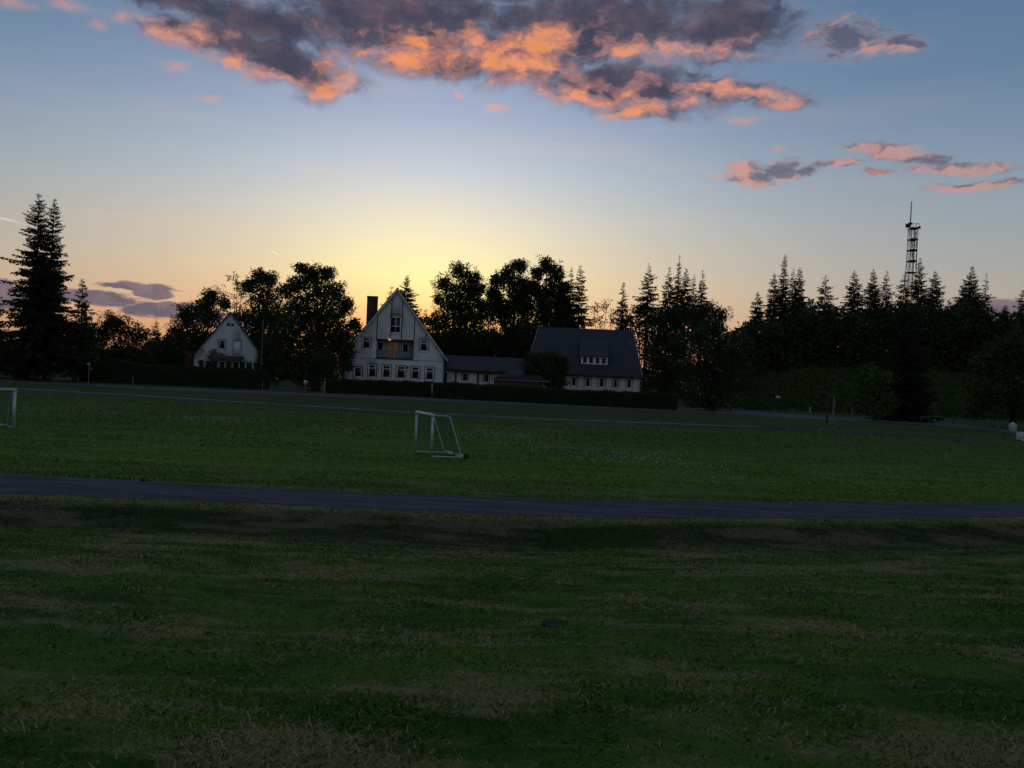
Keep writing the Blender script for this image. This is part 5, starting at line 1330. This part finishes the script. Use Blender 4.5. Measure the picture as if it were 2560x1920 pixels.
def near_field_grass():
    rng = np.random.default_rng(5)
    V = []; 
    n = 520000
    y = 3.6 + (ynear(0) + 2.4) * rng.random(n) ** 1.15
    x = rng.uniform(-1, 1, n) * (y * 0.82 + 3.5)
    keep = y < ynear(x) - 0.1; x, y = x[keep], y[keep]
    # clumpy cover
    c = vnoise(x, y, 1.1, 11) + vnoise(x * 0.5, y * 1.6, 0.45, 12); keep = rng.random(len(x)) < np.clip(0.75 + c * 0.7, 0.4, 1); x, y, c = x[keep], y[keep], c[keep]
    z = height(x, y) - 0.005; n = len(x)
    bank = smooth01((2.2 - (ynear(x) - y)) / 2.0)
    L = (0.035 + 0.045 * rng.random(n) + 0.05 * np.clip(c, 0, 1)) * (1 + 0.15 * bank) * (0.85)
    a = rng.normal(0, 0.9, n) + np.where(rng.random(n) < 0.5, 0, math.pi)
    lean = rng.uniform(0.8, 3.2, n); D = np.c_[np.cos(a) * lean, np.sin(a) * lean * 0.6, np.ones(n)]
    D /= np.linalg.norm(D, axis=1)[:, None]
    W = 0.005 + 0.0008 * y
    S = np.c_[-np.sin(a), np.cos(a), np.zeros(n)]; S = np.where(rng.random(n)[:, None] < 0.5, S, np.array([1.0, 0, 0]))
    C = np.c_[x, y, z]
    V = np.stack([C - S * W[:, None], C + S * W[:, None], C + D * L[:, None] + [0, 0, -0.0]], 1)
    V[:, 2, 2] -= 0.25 * L * lean * 0.4
    m = MB(); i = np.arange(n) * 3
    m.add(V.reshape(-1, 3), np.stack([i, i + 1, i + 2, i + 2], -1))
    mt, nb, b = material('grass blades', 0.8, 0.12)
    geo = nb.n.new('ShaderNodeNewGeometry'); P = geo.outputs['Position']; ri = geo.outputs['Random Per Island']
    dryamt, lush = patches(nb, P)
    g_ = nb.mix(ri, (0.076, 0.158, 0.014, 1), (0.115, 0.205, 0.026, 1))
    g_ = nb.mix(nb.math('MULTIPLY', lush, 0.9), g_, nb.mix(ri, (0.034, 0.088, 0.010, 1), (0.060, 0.130, 0.018, 1)))
    dry = nb.mix(ri, (0.210, 0.185, 0.085, 1), (0.340, 0.295, 0.150, 1))
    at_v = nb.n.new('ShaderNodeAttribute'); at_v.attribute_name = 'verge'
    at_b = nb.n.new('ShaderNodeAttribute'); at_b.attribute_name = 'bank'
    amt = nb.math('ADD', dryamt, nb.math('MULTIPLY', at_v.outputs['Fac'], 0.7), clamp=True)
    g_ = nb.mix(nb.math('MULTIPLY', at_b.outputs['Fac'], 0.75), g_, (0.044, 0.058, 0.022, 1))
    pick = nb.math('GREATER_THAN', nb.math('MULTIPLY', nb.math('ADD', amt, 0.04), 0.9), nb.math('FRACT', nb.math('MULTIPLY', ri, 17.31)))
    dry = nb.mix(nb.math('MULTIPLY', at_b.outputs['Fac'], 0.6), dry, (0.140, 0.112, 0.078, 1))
    nb.l.new(nb.mix(pick, g_, dry), b.inputs['Base Color'])
    o = m.build('grass', mt); tag(o, 'rough grass with dry straw patches on the near slope', 'grass', kind='stuff'); add_strip_masks(o)
near_field_grass()

def field_tufts():
    rng = np.random.default_rng(6); n = 90000
    y = 23.5 + 45 * rng.random(n) ** 1.6; x = rng.uniform(-1, 1, n) * (y * 0.75 + 4)
    ye = np.interp(x, FE[:, 0], FE[:, 1]); keep = y > ye + 0.05
    x, y = x[keep], y[keep]; c = vnoise(x * 0.3, y, 0.8, 21) + vnoise(x, y, 3.0, 22); keep = rng.random(len(x)) < np.clip(0.55 + c * 1.2, 0.1, 1); x, y = x[keep], y[keep]; n = len(x)
    edge = np.exp(-(y - np.interp(x, FE[:, 0], FE[:, 1])) / 0.4)
    L = (0.03 + 0.035 * rng.random(n)) * (1 + edge * 1.5); a = rng.random(n) * 6.28; ln = rng.uniform(0.6, 2.4, n)
    D = np.c_[np.cos(a) * ln, np.sin(a) * ln, np.ones(n)]; C = np.c_[x, y, np.full(n, 0.0)]; S = np.array([1.0, 0, 0]); W = 0.004 + 0.0007 * y
    V = np.stack([C - S * W[:, None], C + S * W[:, None], C + D * L[:, None]], 1); i = np.arange(n) * 3
    m = MB(); m.add(V.reshape(-1, 3), np.stack([i, i + 1, i + 2, i + 2], -1))
    mt, nb, b = material('mown grass blades', 0.8, 0.12); geo = nb.n.new('ShaderNodeNewGeometry')
    ri = geo.outputs['Random Per Island']; c_ = nb.mix(ri, (0.064, 0.138, 0.012, 1), (0.108, 0.205, 0.022, 1))
    pick = nb.math('GREATER_THAN', nb.math('FRACT', nb.math('MULTIPLY', ri, 13.7)), 0.86)
    sp = nb.n.new('ShaderNodeSeparateXYZ'); nb.l.new(geo.outputs['Position'], sp.inputs[0])
    w5 = nb.noise(nb.mapping(geo.outputs['Position'], scale=(0.5, 1.0, 1)), 0.35, 5, 0.6)
    c_ = nb.mix(nb.math('MULTIPLY', nb.step(nb.math('ADD', sp.outputs[1], nb.math('MULTIPLY', w5, 14.0)), 38, 58), 0.62), c_, (0.062, 0.096, 0.026, 1))
    nb.l.new(nb.mix(pick, c_, (0.24, 0.21, 0.10, 1)), b.inputs['Base Color'])
    o = m.build('lawn', mt); tag(o, 'mown green grass of the sports field', 'grass', kind='stuff')
field_tufts()

def flowers():
    rng = np.random.default_rng(9); m = MB(); C = []
    for (x0, x1, y0, y1, n, s) in ((60, 330, 1012, 1034, 220, 1), (420, 660, 1040, 1062, 420, 1), (700, 1010, 1066, 1086, 240, 1), (1120, 1400, 1068, 1112, 620, 1),
                                   (1330, 1500, 1110, 1150, 160, 1), (1480, 1700, 1134, 1162, 380, 1), (1640, 1860, 1150, 1200, 130, 1), (1850, 2260, 1140, 1220, 110, 1),
                                   (200, 1500, 1100, 1220, 60, 1), (40, 2500, 1060, 1240, 120, 1), (260, 300, 1030, 1042, 30, 1), (0, 200, 1020, 1045, 60, 1)):
        k = rng.normal(0, 0.28, (n, 2)).clip(-0.5, 0.5) if n > 130 else rng.uniform(-0.5, 0.5, (n, 2))
        for a, b_ in k:
            px = (x0 + x1) / 2 + a * (x1 - x0); py = (y0 + y1) / 2 + b_ * (y1 - y0) + a * (x1 - x0) * 0.05
            g_ = gnd(px, py); C.append(g_ + [0, 0, rng.uniform(0.05, 0.13)])
    C = np.array(C); n = len(C); r = rng.uniform(0.012, 0.026, n)[:, None]
    O = np.array([[1, 0, 0], [0, 1, 0], [-1, 0, 0], [0, -1, 0], [0, 0, 1], [0, 0, -1]], float)
    V = (C[:, None, :] + O[None] * r[:, None]).reshape(-1, 3); i = np.arange(n) * 6
    F8 = [(0, 1, 4), (1, 2, 4), (2, 3, 4), (3, 0, 4), (1, 0, 5), (2, 1, 5), (3, 2, 5), (0, 3, 5)]
    Fc = np.concatenate([np.stack([i + a, i + b_, i + c, i + c], -1) for a, b_, c in F8]); m.add(V, Fc)
    o = m.build('wild_flowers', noisy('white clover', (0.42, 0.42, 0.40), (0.62, 0.60, 0.55), 9.0)); tag(o, 'small white clover and dandelion heads scattered over the field', 'flowers', kind='stuff')
flowers()
